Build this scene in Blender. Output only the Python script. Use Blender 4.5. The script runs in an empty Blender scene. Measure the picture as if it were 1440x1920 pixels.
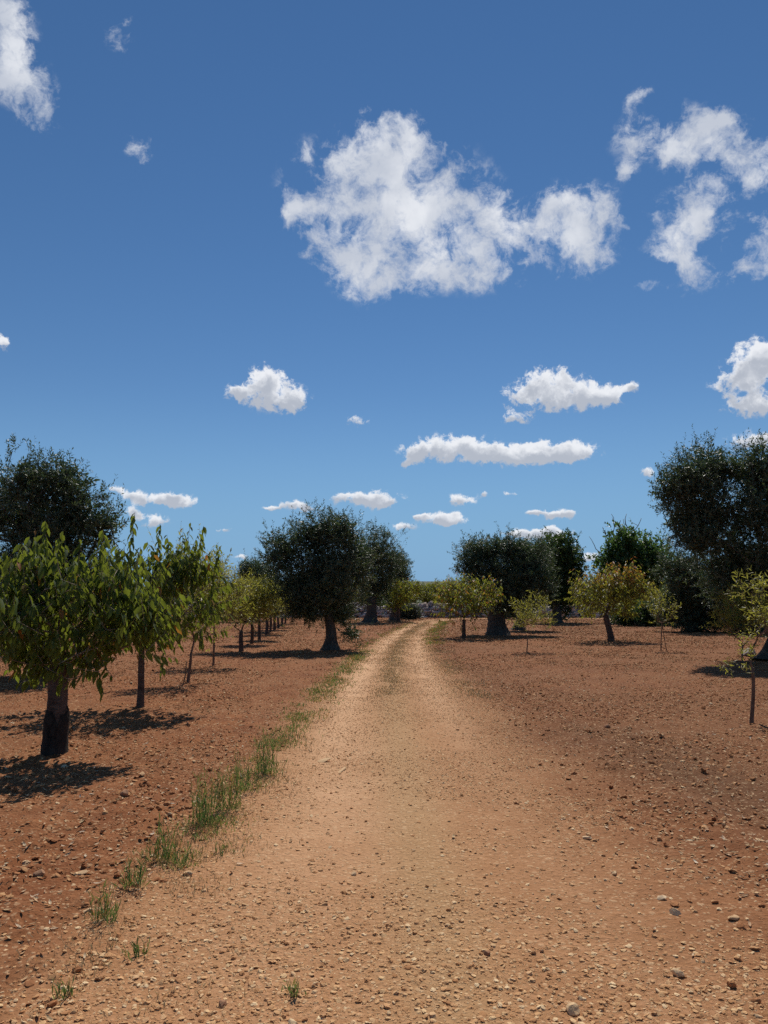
import bpy, math, random
import numpy as np
from mathutils import Vector, Matrix

scene = bpy.context.scene
col = scene.collection
R = math.radians

# ------------------------------------------------------------------ camera
cam_d = bpy.data.cameras.new('camera')
cam = bpy.data.objects.new('camera', cam_d)
col.objects.link(cam)
cam.location = (0.0, 0.0, 1.55)
cam.rotation_euler = (R(90 + 6.41), 0, 0)
cam_d.sensor_fit = 'VERTICAL'
cam_d.sensor_height = 36.0
cam_d.lens = 1442 / 1920 * 36.0
cam_d.clip_start = 0.05
cam_d.clip_end = 6000
scene.camera = cam

# ------------------------------------------------------------------ light
SUN_AZ, SUN_EL = 8.0, 53.0          # degrees right of the view axis (+Y), above the horizon
sun_d = bpy.data.lights.new('sun', 'SUN')
sun_d.energy = 4.2
sun_d.angle = R(0.53)
sun_d.color = (1.0, 0.95, 0.87)
sun = bpy.data.objects.new('sun', sun_d)
col.objects.link(sun)
sdir = Vector((math.sin(R(SUN_AZ)) * math.cos(R(SUN_EL)), math.cos(R(SUN_AZ)) * math.cos(R(SUN_EL)), math.sin(R(SUN_EL))))
sun.rotation_euler = sdir.to_track_quat('Z', 'Y').to_euler()

vs = scene.view_settings
vs.view_transform = 'Standard'
vs.look = 'None'
vs.gamma = 1
vs.exposure = 0.0
vs.use_curve_mapping = False
scene.cycles.use_denoising = False
scene.cycles.use_adaptive_sampling = True
scene.cycles.adaptive_threshold = 0.015
scene.cycles.max_bounces = 6
scene.cycles.diffuse_bounces = 3
scene.cycles.transmission_bounces = 4


class NT:
    """small helper that writes node trees"""
    def __init__(s, tree):
        s.t = tree
        s.n = tree.nodes
        s.l = tree.links

    def node(s, typ, **kw):
        n = s.n.new(typ)
        for k, v in kw.items():
            setattr(n, k, v)
        return n

    def put(s, sock, v):
        if isinstance(v, bpy.types.NodeSocket):
            s.l.new(v, sock)
        elif v is not None:
            if hasattr(sock.default_value, '__len__') and not hasattr(v, '__len__'):
                v = [v] * len(sock.default_value)
            if hasattr(sock.default_value, '__len__') and len(sock.default_value) == 4 and len(v) == 3:
                v = list(v) + [1.0]
            sock.default_value = v

    def math(s, op, a, b=None, c=None, clamp=False):
        n = s.node('ShaderNodeMath', operation=op, use_clamp=clamp)
        for i, v in enumerate((a, b, c)):
            if v is not None:
                s.put(n.inputs[i], v)
        return n.outputs[0]

    def vec(s, op, a, b=None, c=None, scale=None):
        n = s.node('ShaderNodeVectorMath', operation=op)
        for i, v in enumerate((a, b, c)):
            if v is not None:
                s.put(n.inputs[i], v)
        if scale is not None:
            s.put(n.inputs['Scale'], scale)
        return n.outputs['Value'] if op in ('DOT_PRODUCT', 'LENGTH') else n.outputs['Vector']

    def noise(s, v, scale, detail=4, rough=.5, dist=0.0, colour=False, lac=2.0):
        n = s.node('ShaderNodeTexNoise')
        s.put(n.inputs['Vector'], v)
        s.put(n.inputs['Scale'], scale)
        n.inputs['Detail'].default_value = detail
        n.inputs['Roughness'].default_value = rough
        n.inputs['Lacunarity'].default_value = lac
        n.inputs['Distortion'].default_value = dist
        return n.outputs['Color' if colour else 'Fac']

    def voronoi(s, v, scale, out='Distance', feature='F1', rnd=1.0):
        n = s.node('ShaderNodeTexVoronoi', feature=feature)
        s.put(n.inputs['Vector'], v)
        s.put(n.inputs['Scale'], scale)
        n.inputs['Randomness'].default_value = rnd
        return n.outputs[out]

    def ss(s, v, a, b, lo=0.0, hi=1.0, kind='SMOOTHSTEP'):
        n = s.node('ShaderNodeMapRange', interpolation_type=kind)
        s.put(n.inputs['Value'], v)
        for k, x in (('From Min', a), ('From Max', b), ('To Min', lo), ('To Max', hi)):
            s.put(n.inputs[k], x)
        return n.outputs['Result']

    def mix(s, f, a, b, blend='MIX'):
        n = s.node('ShaderNodeMix', data_type='RGBA', blend_type=blend, clamp_factor=True)
        s.put(n.inputs['Factor'], f)
        s.put(n.inputs[6], a)
        s.put(n.inputs[7], b)
        return n.outputs[2]

    def attr(s, name, out='Fac', typ='GEOMETRY'):
        n = s.node('ShaderNodeAttribute', attribute_name=name, attribute_type=typ)
        return n.outputs[out]


# ------------------------------------------------------------------ sky with clouds (world)
world = bpy.data.worlds.new('World')
scene.world = world
world.use_nodes = True
W = NT(world.node_tree)
W.n.clear()
CLOUDS_HIGH = [(-0.8, 31.3, 2.95, 1.96), (1.7, 31.0, 3.78, 2.63), (-3.3, 28.6, 3.75, 2.72), (0.8, 27.6, 6.24, 3.11), (5.4, 27.5, 3.31, 2.06), (6.6, 25.4, 4.91, 2.12), (11.5, 25.1, 4.39, 1.92), (14.3, 27.2, 2.55, 1.41), (16.2, 25.3, 1.8, 1.9), (9.2, 25.6, 3.6, 1.7), (0.6, 32.6, 1.6, 1.0), (-4.2, 26.5, 3.52, 1.57), (-0.8, 23.3, 2.9, 1.6), (5.0, 24.0, 3.29, 1.29), (-6.2, 26.8, 1.65, 0.87), (-28.0, 35.2, 1.4, 2.5), (-26.9, 33.0, 1.7, 1.6), (-25.2, 31.3, 1.4, 1.2), (-28.3, 36.0, 1.0, 1.06), (20.7, 31.2, 2.7, 1.4), (22.8, 29.9, 1.9, 1.2), (25.8, 29.3, 3.0, 1.5), (27.8, 27.2, 1.9, 1.9), (23.3, 24.8, 2.9, 2.4), (23.3, 26.3, 1.06, 1.23), (22.1, 22.5, 1.78, 1.36), (25.9, 21.9, 1.51, 1.16), (27.4, 23.0, 0.66, 1.3), (19.8, 21.3, 1.1, 0.42), (18.7, 28.9, 0.68, 0.58), (24.7, 31.1, 1.4, 0.6), (-18.6, 30.2, .9, .9), (-20.0, 36.6, 1.3, .8), (19.6, 33.2, .7, .5)]
CLOUDS_LOW = [(-8.9, 15.1, 2.18, 1.23), (-9.1, 16.2, 1.27, 0.84), (-7.1, 14.5, 1.4, 0.7), (-11.0, 14.9, 0.71, 0.46), (-1.9, 13.1, 1.13, 0.47), (11.2, 14.6, 2.35, 1.22), (12.6, 15.8, 1.75, 0.94), (14.9, 14.6, 2.28, 0.94), (16.6, 14.4, 1.05, 0.56), (9.8, 13.1, 1.18, 0.46), (18.1, 14.9, 0.52, 0.37), (25.8, 14.7, 1.98, 1.75), (27.0, 15.9, 1.46, 1.2), (26.1, 12.9, 1.64, 0.63), (5.2, 11.2, 3.0, 0.94), (2.8, 10.8, 1.29, 0.63), (8.4, 10.7, 2.37, 0.78), (12.9, 10.7, 2.3, 0.77), (14.2, 10.4, 1.33, 0.54), (10.6, 10.3, 2.34, 0.51), (1.9, 10.1, 0.64, 0.4), (-16.7, 7.1, 1.54, 0.57), (-15.1, 7.0, 1.34, 0.38), (-18.2, 7.3, 0.65, 0.34), (-19.4, 7.6, 0.43, 0.3), (-16.7, 5.5, 1.25, 0.46), (-18.2, 6.0, 0.65, 0.49), (-1.2, 7.5, 2.2, 0.71), (0.2, 7.1, 1.12, 0.36), (-2.6, 7.4, 1.12, 0.4), (-6.4, 6.8, 1.34, 0.43), (-8.3, 6.6, 0.63, 0.16), (5.7, 7.2, 1.19, 0.43), (7.4, 7.7, 0.32, 0.28), (9.5, 7.7, 0.59, 0.2), (12.8, 6.1, 1.6, 0.35), (11.1, 6.2, 0.54, 0.16), (4.0, 6.0, 1.51, 0.4), (5.0, 5.7, 0.99, 0.32), (1.4, 5.3, 0.96, 0.28), (2.6, 6.2, 0.64, 0.2), (11.8, 4.8, 2.1, 0.47), (10.1, 4.7, 1.35, 0.27), (-11.8, 5.0, 0.61, 0.19), (-10.6, 3.0, 0.77, 0.19), (26.1, 10.6, 1.63, 0.64), (-27.1, 17.0, 0.45, 0.55), (19.2, 8.9, 0.57, 0.45), (15.1, 2.9, 0.67, 0.27)]
# a few clouds over the rest of the sky, outside the picture
rs = random.Random(5)
CLOUDS_ROUND = []
for _ in range(8):
    a = rs.uniform(45, 315)
    e = rs.uniform(10, 45)
    for _k in range(2):
        CLOUDS_ROUND.append((a - 360 if a > 180 else a, e, rs.uniform(3, 8), rs.uniform(1.2, 3)))
        a += rs.uniform(-5, 5)
        e += rs.uniform(-1, 1)

sky = W.node('ShaderNodeTexSky', sky_type='NISHITA')
sky.sun_disc = False
sky.sun_elevation = R(SUN_EL)
sky.sun_rotation = R(SUN_AZ)
sky.altitude = 800
sky.air_density = 1.0
sky.dust_density = 0.0
sky.ozone_density = 3.5
hsv = W.node('ShaderNodeHueSaturation')
hsv.inputs['Saturation'].default_value = 1.14
EL0 = W.math('DEGREES', W.math('ARCSINE', W.vec('DOT_PRODUCT', W.vec('NORMALIZE', W.node('ShaderNodeTexCoord').outputs['Generated']), (0, 0, 1))))
air = W.mix(1.0, sky.outputs[0], (1.0, 1.03, 1.05), 'MULTIPLY')
W.put(hsv.inputs['Color'], W.mix(W.ss(EL0, 16.0, -1.0, 0.0, .92), air, (3.2, 5.6, 8.8)))      # pale air low down
sky_bg = W.node('ShaderNodeBackground')
W.put(sky_bg.inputs['Color'], hsv.outputs[0])
sky_bg.inputs['Strength'].default_value = 0.071

D0 = W.node('ShaderNodeTexCoord').outputs['Generated']
DIR = W.vec('NORMALIZE', D0)


def cloud_layer(ells, nscale, warp, fbm_amp, thr0, thr1, wscale):
    wn = W.noise(DIR, wscale, 7, .6, colour=True)
    d = W.vec('ADD', DIR, W.vec('SCALE', W.vec('SUBTRACT', wn, (.5, .5, .5)), scale=warp))
    sep = W.node('ShaderNodeSeparateXYZ')
    W.put(sep.inputs[0], d)
    az = W.math('DEGREES', W.math('ARCTAN2', sep.outputs[0], sep.outputs[1]))
    el = W.math('DEGREES', W.math('ARCSINE', sep.outputs[2]))
    cmb = W.node('ShaderNodeCombineXYZ')
    W.put(cmb.inputs[0], az)
    W.put(cmb.inputs[1], el)
    p = cmb.outputs[0]
    f = None
    g = None
    p0 = p
    for a, e, ra, re in ells:
        if f is not None:     # evaluated one after the other: the shader runs out of stack otherwise
            p = W.vec('SCALE', p0, scale=W.math('MULTIPLY_ADD', f, 1e-9, W.math('MULTIPLY_ADD', g, 1e-9, 1.0)))
        q = W.vec('MULTIPLY_ADD', p, (1 / ra, 1 / re, 0), (-a / ra, -e / re, 0))
        w = W.math('POWER', 0.38, W.vec('DOT_PRODUCT', q, q))
        f = w if f is None else W.math('ADD', f, w)
        h = W.vec('DOT_PRODUCT', q, (0, 1, 0))
        g = W.math('MULTIPLY', h, w) if g is None else W.math('MULTIPLY_ADD', h, w, g)
    n1 = W.noise(d, nscale, 10, .66)
    n2 = W.noise(d, nscale * .33, 3, .5)
    n = W.math('MULTIPLY_ADD', n1, 1.0, W.math('MULTIPLY', n2, .3))
    dens = W.math('ADD', W.math('MINIMUM', f, 1.35), W.math('MULTIPLY', W.math('SUBTRACT', n, .65), fbm_amp))
    alpha = W.ss(dens, thr0, thr1)
    top = W.math('DIVIDE', g, W.math('ADD', f, .05))       # -1 at the flat base, +1 at the sunlit top
    alpha = W.math('MULTIPLY', alpha, W.ss(f, .14, .42))
    return dens, alpha, top, n1


def cloud_shader(under, ells, **kw):
    base_at = kw.pop('base_at')
    contrast = kw.pop('contrast')
    opac = kw.pop('opac')
    dens, alpha, top, n1 = cloud_layer(ells, **kw)
    thick = W.ss(dens, .55, 1.5)
    billow = W.noise(DIR, kw['nscale'] * .7, 6, .55, 0.3)
    lit = W.math('ADD', W.math('MULTIPLY', top, base_at), W.math('MULTIPLY', W.math('SUBTRACT', billow, .5), 2.6))
    shade = W.ss(W.math('SUBTRACT', lit, W.math('MULTIPLY', thick, .45)), -.75, .38)
    c = W.mix(shade, tuple(x * contrast for x in (.50, .54, .62)), (.86, .88, .92))
    e = W.node('ShaderNodeBackground')
    W.put(e.inputs['Color'], c)
    mx = W.node('ShaderNodeMixShader')
    W.put(mx.inputs[0], W.math('MULTIPLY', alpha, opac))
    W.l.new(under, mx.inputs[1])
    W.l.new(e.outputs[0], mx.inputs[2])
    return mx.outputs[0]


sepd = W.node('ShaderNodeSeparateXYZ')
W.put(sepd.inputs[0], DIR)
AZ = W.math('DEGREES', W.math('ARCTAN2', sepd.outputs[0], sepd.outputs[1]))
EL = W.math('DEGREES', W.math('ARCSINE', sepd.outputs[2]))
HI = dict(nscale=21.0, warp=.042, fbm_amp=5.6, thr0=.36, thr1=1.75, wscale=16.0, base_at=.35, contrast=1.1, opac=.97)
LO = dict(nscale=60.0, warp=.016, fbm_amp=3.3, thr0=.38, thr1=.95, wscale=48.0, base_at=1.05, contrast=.92, opac=.97)


def pick(f, a, b):
    m = W.node('ShaderNodeMixShader')
    W.put(m.inputs[0], f)
    W.l.new(a, m.inputs[1])
    W.l.new(b, m.inputs[2])
    return m.outputs[0]


def above_of(sock, v):
    return W.math('GREATER_THAN', sock, v)


def region(ells, a0=-180, a1=180, e0=-90, e1=90, kw=None):
    """the clouds that reach into one window of the sky; neighbours share those on their border"""
    got = [e for e in ells if e[0] + 2 * e[2] > a0 and e[0] - 2 * e[2] < a1 and e[1] + 1.8 * e[3] > e0 and e[1] - 1.8 * e[3] < e1]
    return cloud_shader(sky_bg.outputs[0], got, **kw)


low_row = pick(above_of(AZ, -3.9), region(CLOUDS_LOW, a1=-3.9, e1=8.95, kw=LO),
               pick(above_of(AZ, 8.3), region(CLOUDS_LOW, -3.9, 8.3, e1=8.95, kw=LO),
                    region(CLOUDS_LOW, 8.3, e1=8.95, kw=LO)))
mid = pick(above_of(AZ, .3), region(CLOUDS_LOW, a1=.3, e0=8.95, kw=LO),
           pick(above_of(EL, 12.35), region(CLOUDS_LOW, .3, e0=8.95, e1=12.35, kw=LO),
                region(CLOUDS_LOW, .3, e0=12.35, kw=LO)))
top = pick(above_of(AZ, -14), region(CLOUDS_HIGH, a1=-14, kw=HI),
           pick(above_of(AZ, 17.8), region(CLOUDS_HIGH, -14, 17.8, kw=HI),
                region(CLOUDS_HIGH, 17.8, kw=HI)))
view = pick(above_of(EL, 8.95), low_row, pick(above_of(EL, 18.6), mid, top))
rnd = region(CLOUDS_ROUND, kw=HI)
front = W.math('LESS_THAN', W.math('ABSOLUTE', AZ), 38.0)
vis = pick(front, rnd, view)
wout = W.node('ShaderNodeOutputWorld')
W.l.new(pick(above_of(EL, 0.0), sky_bg.outputs[0], vis), wout.inputs['Surface'])
world.cycles.sampling_method = 'MANUAL'
world.cycles.sample_map_resolution = 512

# ================================================================== helpers
rng = np.random.default_rng(11)


def tag(o, label=None, cat=None, group=None, kind=None):
    for k, v in (('label', label), ('category', cat), ('group', group), ('kind', kind)):
        if v:
            o[k] = v
    return o


def empty(name, loc):
    o = bpy.data.objects.new(name, None)
    o.location = loc
    o.empty_display_size = .2
    col.objects.link(o)
    return o


def mesh_obj(name, verts, tris=None, quads=None, mat=None, parent=None, attrs=None, smooth=False, loc=None):
    me = bpy.data.meshes.new(name)
    verts = np.asarray(verts, np.float32)
    nt = 0 if tris is None else len(tris)
    nq = 0 if quads is None else len(quads)
    me.vertices.add(len(verts))
    me.vertices.foreach_set('co', verts.ravel())
    li = []
    st = []
    if nt:
        li.append(np.asarray(tris, np.int32).ravel())
        st.append(np.arange(nt) * 3)
    if nq:
        li.append(np.asarray(quads, np.int32).ravel())
        st.append(nt * 3 + np.arange(nq) * 4)
    li = np.concatenate(li)
    st = np.concatenate(st).astype(np.int32)
    me.loops.add(len(li))
    me.loops.foreach_set('vertex_index', li)
    me.polygons.add(nt + nq)
    me.polygons.foreach_set('loop_start', st)
    me.update(calc_edges=True)
    if smooth:
        me.polygons.foreach_set('use_smooth', np.ones(nt + nq, bool))
    for k, v in (attrs or {}).items():
        a = me.attributes.new(k, 'FLOAT', 'POINT')
        a.data.foreach_set('value', np.asarray(v, np.float32).ravel())
    if mat:
        me.materials.append(mat)
    o = bpy.data.objects.new(name, me)
    col.objects.link(o)
    if parent is not None:
        o.parent = parent
    if loc is not None:
        o.location = loc
    return o


_tab = np.random.default_rng(3).random((256, 256)).astype(np.float32)


def vnoise(x, y, s, off=0):
    """value noise, cell size s"""
    x = np.asarray(x) / s + 17.3 + off
    y = np.asarray(y) / s + 5.1 + off * 1.7
    xi = np.floor(x).astype(int)
    yi = np.floor(y).astype(int)
    fx = x - xi
    fy = y - yi
    fx = fx * fx * (3 - 2 * fx)
    fy = fy * fy * (3 - 2 * fy)
    g = lambda a, b: _tab[a & 255, b & 255]
    return (g(xi, yi) * (1 - fx) + g(xi + 1, yi) * fx) * (1 - fy) + (g(xi, yi + 1) * (1 - fx) + g(xi + 1, yi + 1) * fx) * fy


def fbm(x, y, s, n=4, off=0):
    t = 0
    a = 1
    w = 0
    for i in range(n):
        t = t + a * vnoise(x, y, s, off + i * 7.7)
        w += a
        a *= .55
        s *= .47
    return t / w


def material(name):
    m = bpy.data.materials.new(name)
    m.use_nodes = True
    t = NT(m.node_tree)
    b = t.n['Principled BSDF']
    return m, t, b


# ------------------------------------------------------------------ where the track runs
LINE = np.array([(.45, -6), (.32, 0), (.22, 5), (.17, 8), (.14, 12), (.2, 16), (.29, 20), (.5, 25), (.85, 31), (1.4, 37.5), (2.1, 44), (3.0, 52), (3.9, 56.5), (5.6, 59.3), (9, 60.8), (20, 61.5), (60, 62)], float)
HALF = np.array([1.9, 1.75, 1.52, 1.42, 1.36, 1.28, 1.2, 1.1, 1.05, 1.0, 1.0, 1.05, 1.1, 1.1, 1.1, 1.1, 1.1])


def track_dist(x, y):
    """signed side distance from the middle of the track, and its half width there"""
    x = np.asarray(x, float)
    y = np.asarray(y, float)
    best = np.full(x.shape, 1e9)
    side = np.zeros(x.shape)
    hw = np.ones(x.shape)
    for i in range(len(LINE) - 1):
        a, b = LINE[i], LINE[i + 1]
        d = b - a
        t = np.clip(((x - a[0]) * d[0] + (y - a[1]) * d[1]) / d.dot(d), 0, 1)
        px = x - a[0] - t * d[0]
        py = y - a[1] - t * d[1]
        r = np.hypot(px, py)
        s = np.sign(px * d[1] - py * d[0])
        m = r < best
        best = np.where(m, r, best)
        side = np.where(m, s, side)
        hw = np.where(m, HALF[i] * (1 - t) + HALF[i + 1] * t, hw)
    return best * side, hw


def ground_fields(x, y):
    d, hw = track_dist(x, y)
    wob = (fbm(x, y, 1.6, 4, 2) - .5) * 1.0 + (fbm(x, y, .25, 3, 9) - .5) * .35
    e = (np.abs(d) + wob * np.clip(.35 + 0 * d, .2, 1) * 1.3 - hw)
    soft = np.where(d > 0, .50, .26) * np.clip(1.5 - y / 22, .35, 1.5)
    track = 1 / (1 + np.exp(np.clip(e / soft * 3.2, -30, 30)))
    nearby = np.clip((y - 6) / 7, 0, 1)
    rut = np.exp(-((np.abs(d) - .62 * hw / 1.2) / .30) ** 2) * np.clip(track, 0, 1) * (.12 + .88 * nearby) * np.where(d > 0, .75, 1)
    rut = rut + (1 - nearby) * .75 * np.exp(-((d + .45) / .62) ** 2 - ((y - 8.5) / 3.6) ** 2) * fbm(x, y, .9, 3, 71) * 1.4
    mid = np.exp(-(d / .26) ** 2) * track
    return d, hw, track, rut, mid


def ground_z(x, y):
    d, hw, track, rut, mid = ground_fields(x, y)
    near = np.clip(1.4 - np.hypot(x, y) / 55, 0, 1)
    z = (fbm(x, y, 6, 3, 1) - .5) * .10 * near * np.clip(np.abs(d) / 4, .15, 1)
    clod = (1 - track)
    z = z + clod * near * ((fbm(x, y, .30, 4, 5) - .5) * .075 + np.maximum(fbm(x, y, .11, 2, 8) - .58, 0) * .11)
    z = z + track * near * ((fbm(x, y, .5, 4, 6) - .5) * .022) - rut * .030 + mid * .012
    # plough line on the right where the turned soil starts
    z = z + near * .05 * np.exp(-((d - hw - .55 - .25 * (fbm(x, y, 2, 2, 4) - .5)) / .16) ** 2) * (d > 0) * clod
    return z


# ------------------------------------------------------------------ ground material
def ground_material():
    m, t, b = material('red_soil_and_sandy_track')
    geo = t.node('ShaderNodeNewGeometry')
    P = geo.outputs['Position']
    trk = t.attr('track')
    rut = t.attr('rut')
    mid = t.attr('mid')
    big = t.noise(P, .35, 4, .55)
    med = t.noise(P, 2.3, 5, .6)
    fine = t.noise(P, 26, 6, .7)
    grit = t.noise(P, 120, 3, .7)
    soil = t.mix(t.ss(med, .3, .7), (.170, .056, .020), (.255, .096, .036))
    soil = t.mix(t.ss(big, .42, .62, 0, .5), soil, (.24, .105, .045))
    soil = t.mix(t.ss(fine, .45, .75, 0, .5), soil, (.38, .19, .09))
    sand = t.mix(t.ss(med, .28, .72), (.42, .205, .098), (.57, .315, .165))
    sand = t.mix(t.ss(fine, .35, .62, 0, .6), (.36, .175, .075), sand)
    sand = t.mix(t.math('MULTIPLY', rut, .7), sand, (.70, .43, .245))
    sand = t.mix(t.math('MULTIPLY', mid, .55), sand, (.40, .25, .12))
    soil = t.mix(t.attr('damp'), soil, (.135, .060, .026))
    c = t.mix(trk, soil, sand)
    # chips of pale limestone and dark crumbs, where single stones are too small to build
    vo = t.voronoi(P, 46, 'Color')
    vd = t.voronoi(P, 46)
    sep = t.node('ShaderNodeSeparateColor')
    t.put(sep.inputs[0], vo)
    chip = t.math('MULTIPLY', t.ss(sep.outputs[0], .80, .84), t.ss(vd, .5, .3))
    c = t.mix(t.math('MULTIPLY', chip, .38), c, (.76, .54, .31))
    vo2 = t.voronoi(P, 21, 'Color')
    vd2 = t.voronoi(P, 21)
    sep2 = t.node('ShaderNodeSeparateColor')
    t.put(sep2.inputs[0], vo2)
    chip2 = t.math('MULTIPLY', t.ss(sep2.outputs[0], .86, .88), t.ss(vd2, .42, .3))
    c = t.mix(t.math('MULTIPLY', chip2, .25), c, (.74, .52, .30))
    c = t.mix(t.ss(grit, .5, .75, 0, .35), c, (.32, .155, .08))
    t.put(b.inputs['Base Color'], c)
    b.inputs['Roughness'].default_value = .95
    b.inputs['Specular IOR Level'].default_value = .12
    hgt = t.math('ADD', t.math('MULTIPLY', fine, .9), t.math('MULTIPLY', grit, .35))
    hgt = t.math('ADD', hgt, t.math('MULTIPLY', t.ss(vd, .55, 0), .55))
    hgt = t.math('ADD', hgt, t.math('MULTIPLY', t.ss(vd2, .55, 0), .7))
    bp = t.node('ShaderNodeBump')
    bp.inputs['Strength'].default_value = .6
    bp.inputs['Distance'].default_value = .016
    t.put(bp.inputs['Height'], hgt)
    t.l.new(bp.outputs[0], b.inputs['Normal'])
    return m


def axis_steps(start, end, s0, grow, cap):
    v = [start]
    s = s0
    while v[-1] < end:
        v.append(v[-1] + s)
        s = min(s * grow, cap)
    return np.array(v)


gy = np.concatenate([np.array([-60, -30, -15, -8, -4, -1, 0.5, 1.6]), axis_steps(2.2, 75, .028, 1.0075, .8), np.array([80, 90, 105, 130, 170, 230, 320, 500, 900, 1800])])
gxh = np.concatenate([axis_steps(0, 26, .040, 1.0105, .6), np.array([30, 36, 45, 60, 90, 140, 250, 500, 1000])])
gx = np.concatenate([-gxh[:0:-1], gxh])
GX, GY = np.meshgrid(gx, gy)
x, y = GX.ravel(), GY.ravel()
d, hw, track, rut, mid = ground_fields(x, y)
z = ground_z(x, y)
# smoother, darker soil right of the track, and browner soil on the whole of that side
damp = np.clip(.75 * np.exp(-((x - 2.75 + (y - 7) * .12) / .75) ** 2 - ((y - 6.8) / 2.6) ** 2) * (.6 + .9 * fbm(x, y, .8, 3, 51)) + .50 * (d > 0) * fbm(x, y, 3, 2, 55), 0, 1)
nx, ny = len(gx), len(gy)
idx = np.arange(nx * ny).reshape(ny, nx)
quads = np.stack([idx[:-1, :-1], idx[:-1, 1:], idx[1:, 1:], idx[1:, :-1]], -1).reshape(-1, 4)
M_GROUND = ground_material()
ground = mesh_obj('ground', np.stack([x, y, z], -1), quads=quads, mat=M_GROUND, attrs={'track': track * (1 - .45 * np.clip((d - .15) / 1.2, 0, 1) * np.clip((16 - y) / 8, 0, 1)), 'rut': rut, 'mid': mid, 'damp': damp}, smooth=True)
tag(ground, 'red brown farm soil with a pale sandy cart track running away', None, None, 'structure')
print('ground', nx, ny)


# ------------------------------------------------------------------ loose stones, as instances made inside geometry nodes
def stone_material(name, cols, rough=.9):
    m, t, b = material(name)
    oi = t.node('ShaderNodeObjectInfo')
    rp = t.node('ShaderNodeValToRGB')
    el = rp.color_ramp.elements
    while len(el) < len(cols):
        el.new(.5)
    for i, (e, c) in enumerate(zip(el, cols)):
        e.position = i / (len(cols) - 1)
        e.color = (*c, 1)
    t.put(rp.inputs[0], oi.outputs['Random'])
    geo = t.node('ShaderNodeNewGeometry')
    n = t.noise(geo.outputs['Position'], 60, 4, .6)
    t.put(b.inputs['Base Color'], t.mix(t.ss(n, .3, .7, 0, .22), rp.outputs[0], (.42, .20, .09)))
    b.inputs['Roughness'].default_value = rough
    b.inputs['Specular IOR Level'].default_value = .15
    bp = t.node('ShaderNodeBump')
    bp.inputs['Strength'].default_value = .6
    bp.inputs['Distance'].default_value = .004
    t.put(bp.inputs['Height'], n)
    t.l.new(bp.outputs[0], b.inputs['Normal'])
    return m


def scatter_tree(name, mat, kind, variants=6):
    ng = bpy.data.node_groups.new(name, 'GeometryNodeTree')
    ng.interface.new_socket('Geometry', in_out='INPUT', socket_type='NodeSocketGeometry')
    ng.interface.new_socket('Geometry', in_out='OUTPUT', socket_type='NodeSocketGeometry')
    t = NT(ng)
    gi = t.node('NodeGroupInput')
    go = t.node('NodeGroupOutput')
    join = t.node('GeometryNodeGeometryToInstance')
    for k in range(variants):
        if kind == 'stone':
            ico = t.node('GeometryNodeMeshIcoSphere')
            ico.inputs['Radius'].default_value = 1.0
            ico.inputs['Subdivisions'].default_value = 2
            pos = t.node('GeometryNodeInputPosition').outputs[0]
            nz = t.node('ShaderNodeTexNoise', noise_dimensions='4D')
            nz.inputs['W'].default_value = k * 3.7
            nz.inputs['Scale'].default_value = 1.1
            nz.inputs['Detail'].default_value = 1
            t.put(nz.inputs['Vector'], pos)
            off = t.vec('SCALE', t.vec('SUBTRACT', nz.outputs['Color'], (.5, .5, .5)), scale=2.2)
            sp = t.node('GeometryNodeSetPosition')
            t.l.new(ico.outputs[0], sp.inputs['Geometry'])
            t.put(sp.inputs['Offset'], off)
            out = sp.outputs[0]
        else:                                       # dry curled leaf
            gr = t.node('GeometryNodeMeshGrid')
            gr.inputs['Size X'].default_value = 2.0
            gr.inputs['Size Y'].default_value = .8
            gr.inputs['Vertices X'].default_value = 4
            gr.inputs['Vertices Y'].default_value = 3
            pos = t.node('GeometryNodeInputPosition').outputs[0]
            s3 = t.node('ShaderNodeSeparateXYZ')
            t.put(s3.inputs[0], pos)
            taper = t.math('SUBTRACT', 1.0, t.math('MULTIPLY', t.math('MULTIPLY', s3.outputs[0], s3.outputs[0]), .92))
            cb = t.node('ShaderNodeCombineXYZ')
            t.put(cb.inputs[0], s3.outputs[0])
            t.put(cb.inputs[1], t.math('MULTIPLY', s3.outputs[1], taper))
            curl = .12 + .12 * k
            t.put(cb.inputs[2], t.math('ADD', t.math('MULTIPLY', t.math('MULTIPLY', s3.outputs[0], s3.outputs[0]), curl),
                                       t.math('MULTIPLY', t.math('ABSOLUTE', s3.outputs[1]), .45 - .12 * k)))
            sp = t.node('GeometryNodeSetPosition')
            t.l.new(gr.outputs[0], sp.inputs['Geometry'])
            t.put(sp.inputs['Position'], cb.outputs[0])
            out = sp.outputs[0]
        sm = t.node('GeometryNodeSetMaterial')
        sm.inputs['Material'].default_value = mat
        t.l.new(out, sm.inputs[0])
        t.l.new(sm.outputs[0], join.inputs[0])
    iop = t.node('GeometryNodeInstanceOnPoints')
    t.l.new(gi.outputs[0], iop.inputs['Points'])
    t.l.new(join.outputs[0], iop.inputs['Instance'])
    iop.inputs['Pick Instance'].default_value = True

    def named(nm, typ):
        a = t.node('GeometryNodeInputNamedAttribute', data_type=typ)
        a.inputs['Name'].default_value = nm
        return a.outputs[0]
    t.l.new(named('pick', 'INT'), iop.inputs['Instance Index'])
    er = t.node('FunctionNodeEulerToRotation')
    t.l.new(named('rot', 'FLOAT_VECTOR'), er.inputs[0])
    t.l.new(er.outputs[0], iop.inputs['Rotation'])
    t.l.new(named('scl', 'FLOAT_VECTOR'), iop.inputs['Scale'])
    t.l.new(iop.outputs[0], go.inputs[0])
    return ng


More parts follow.
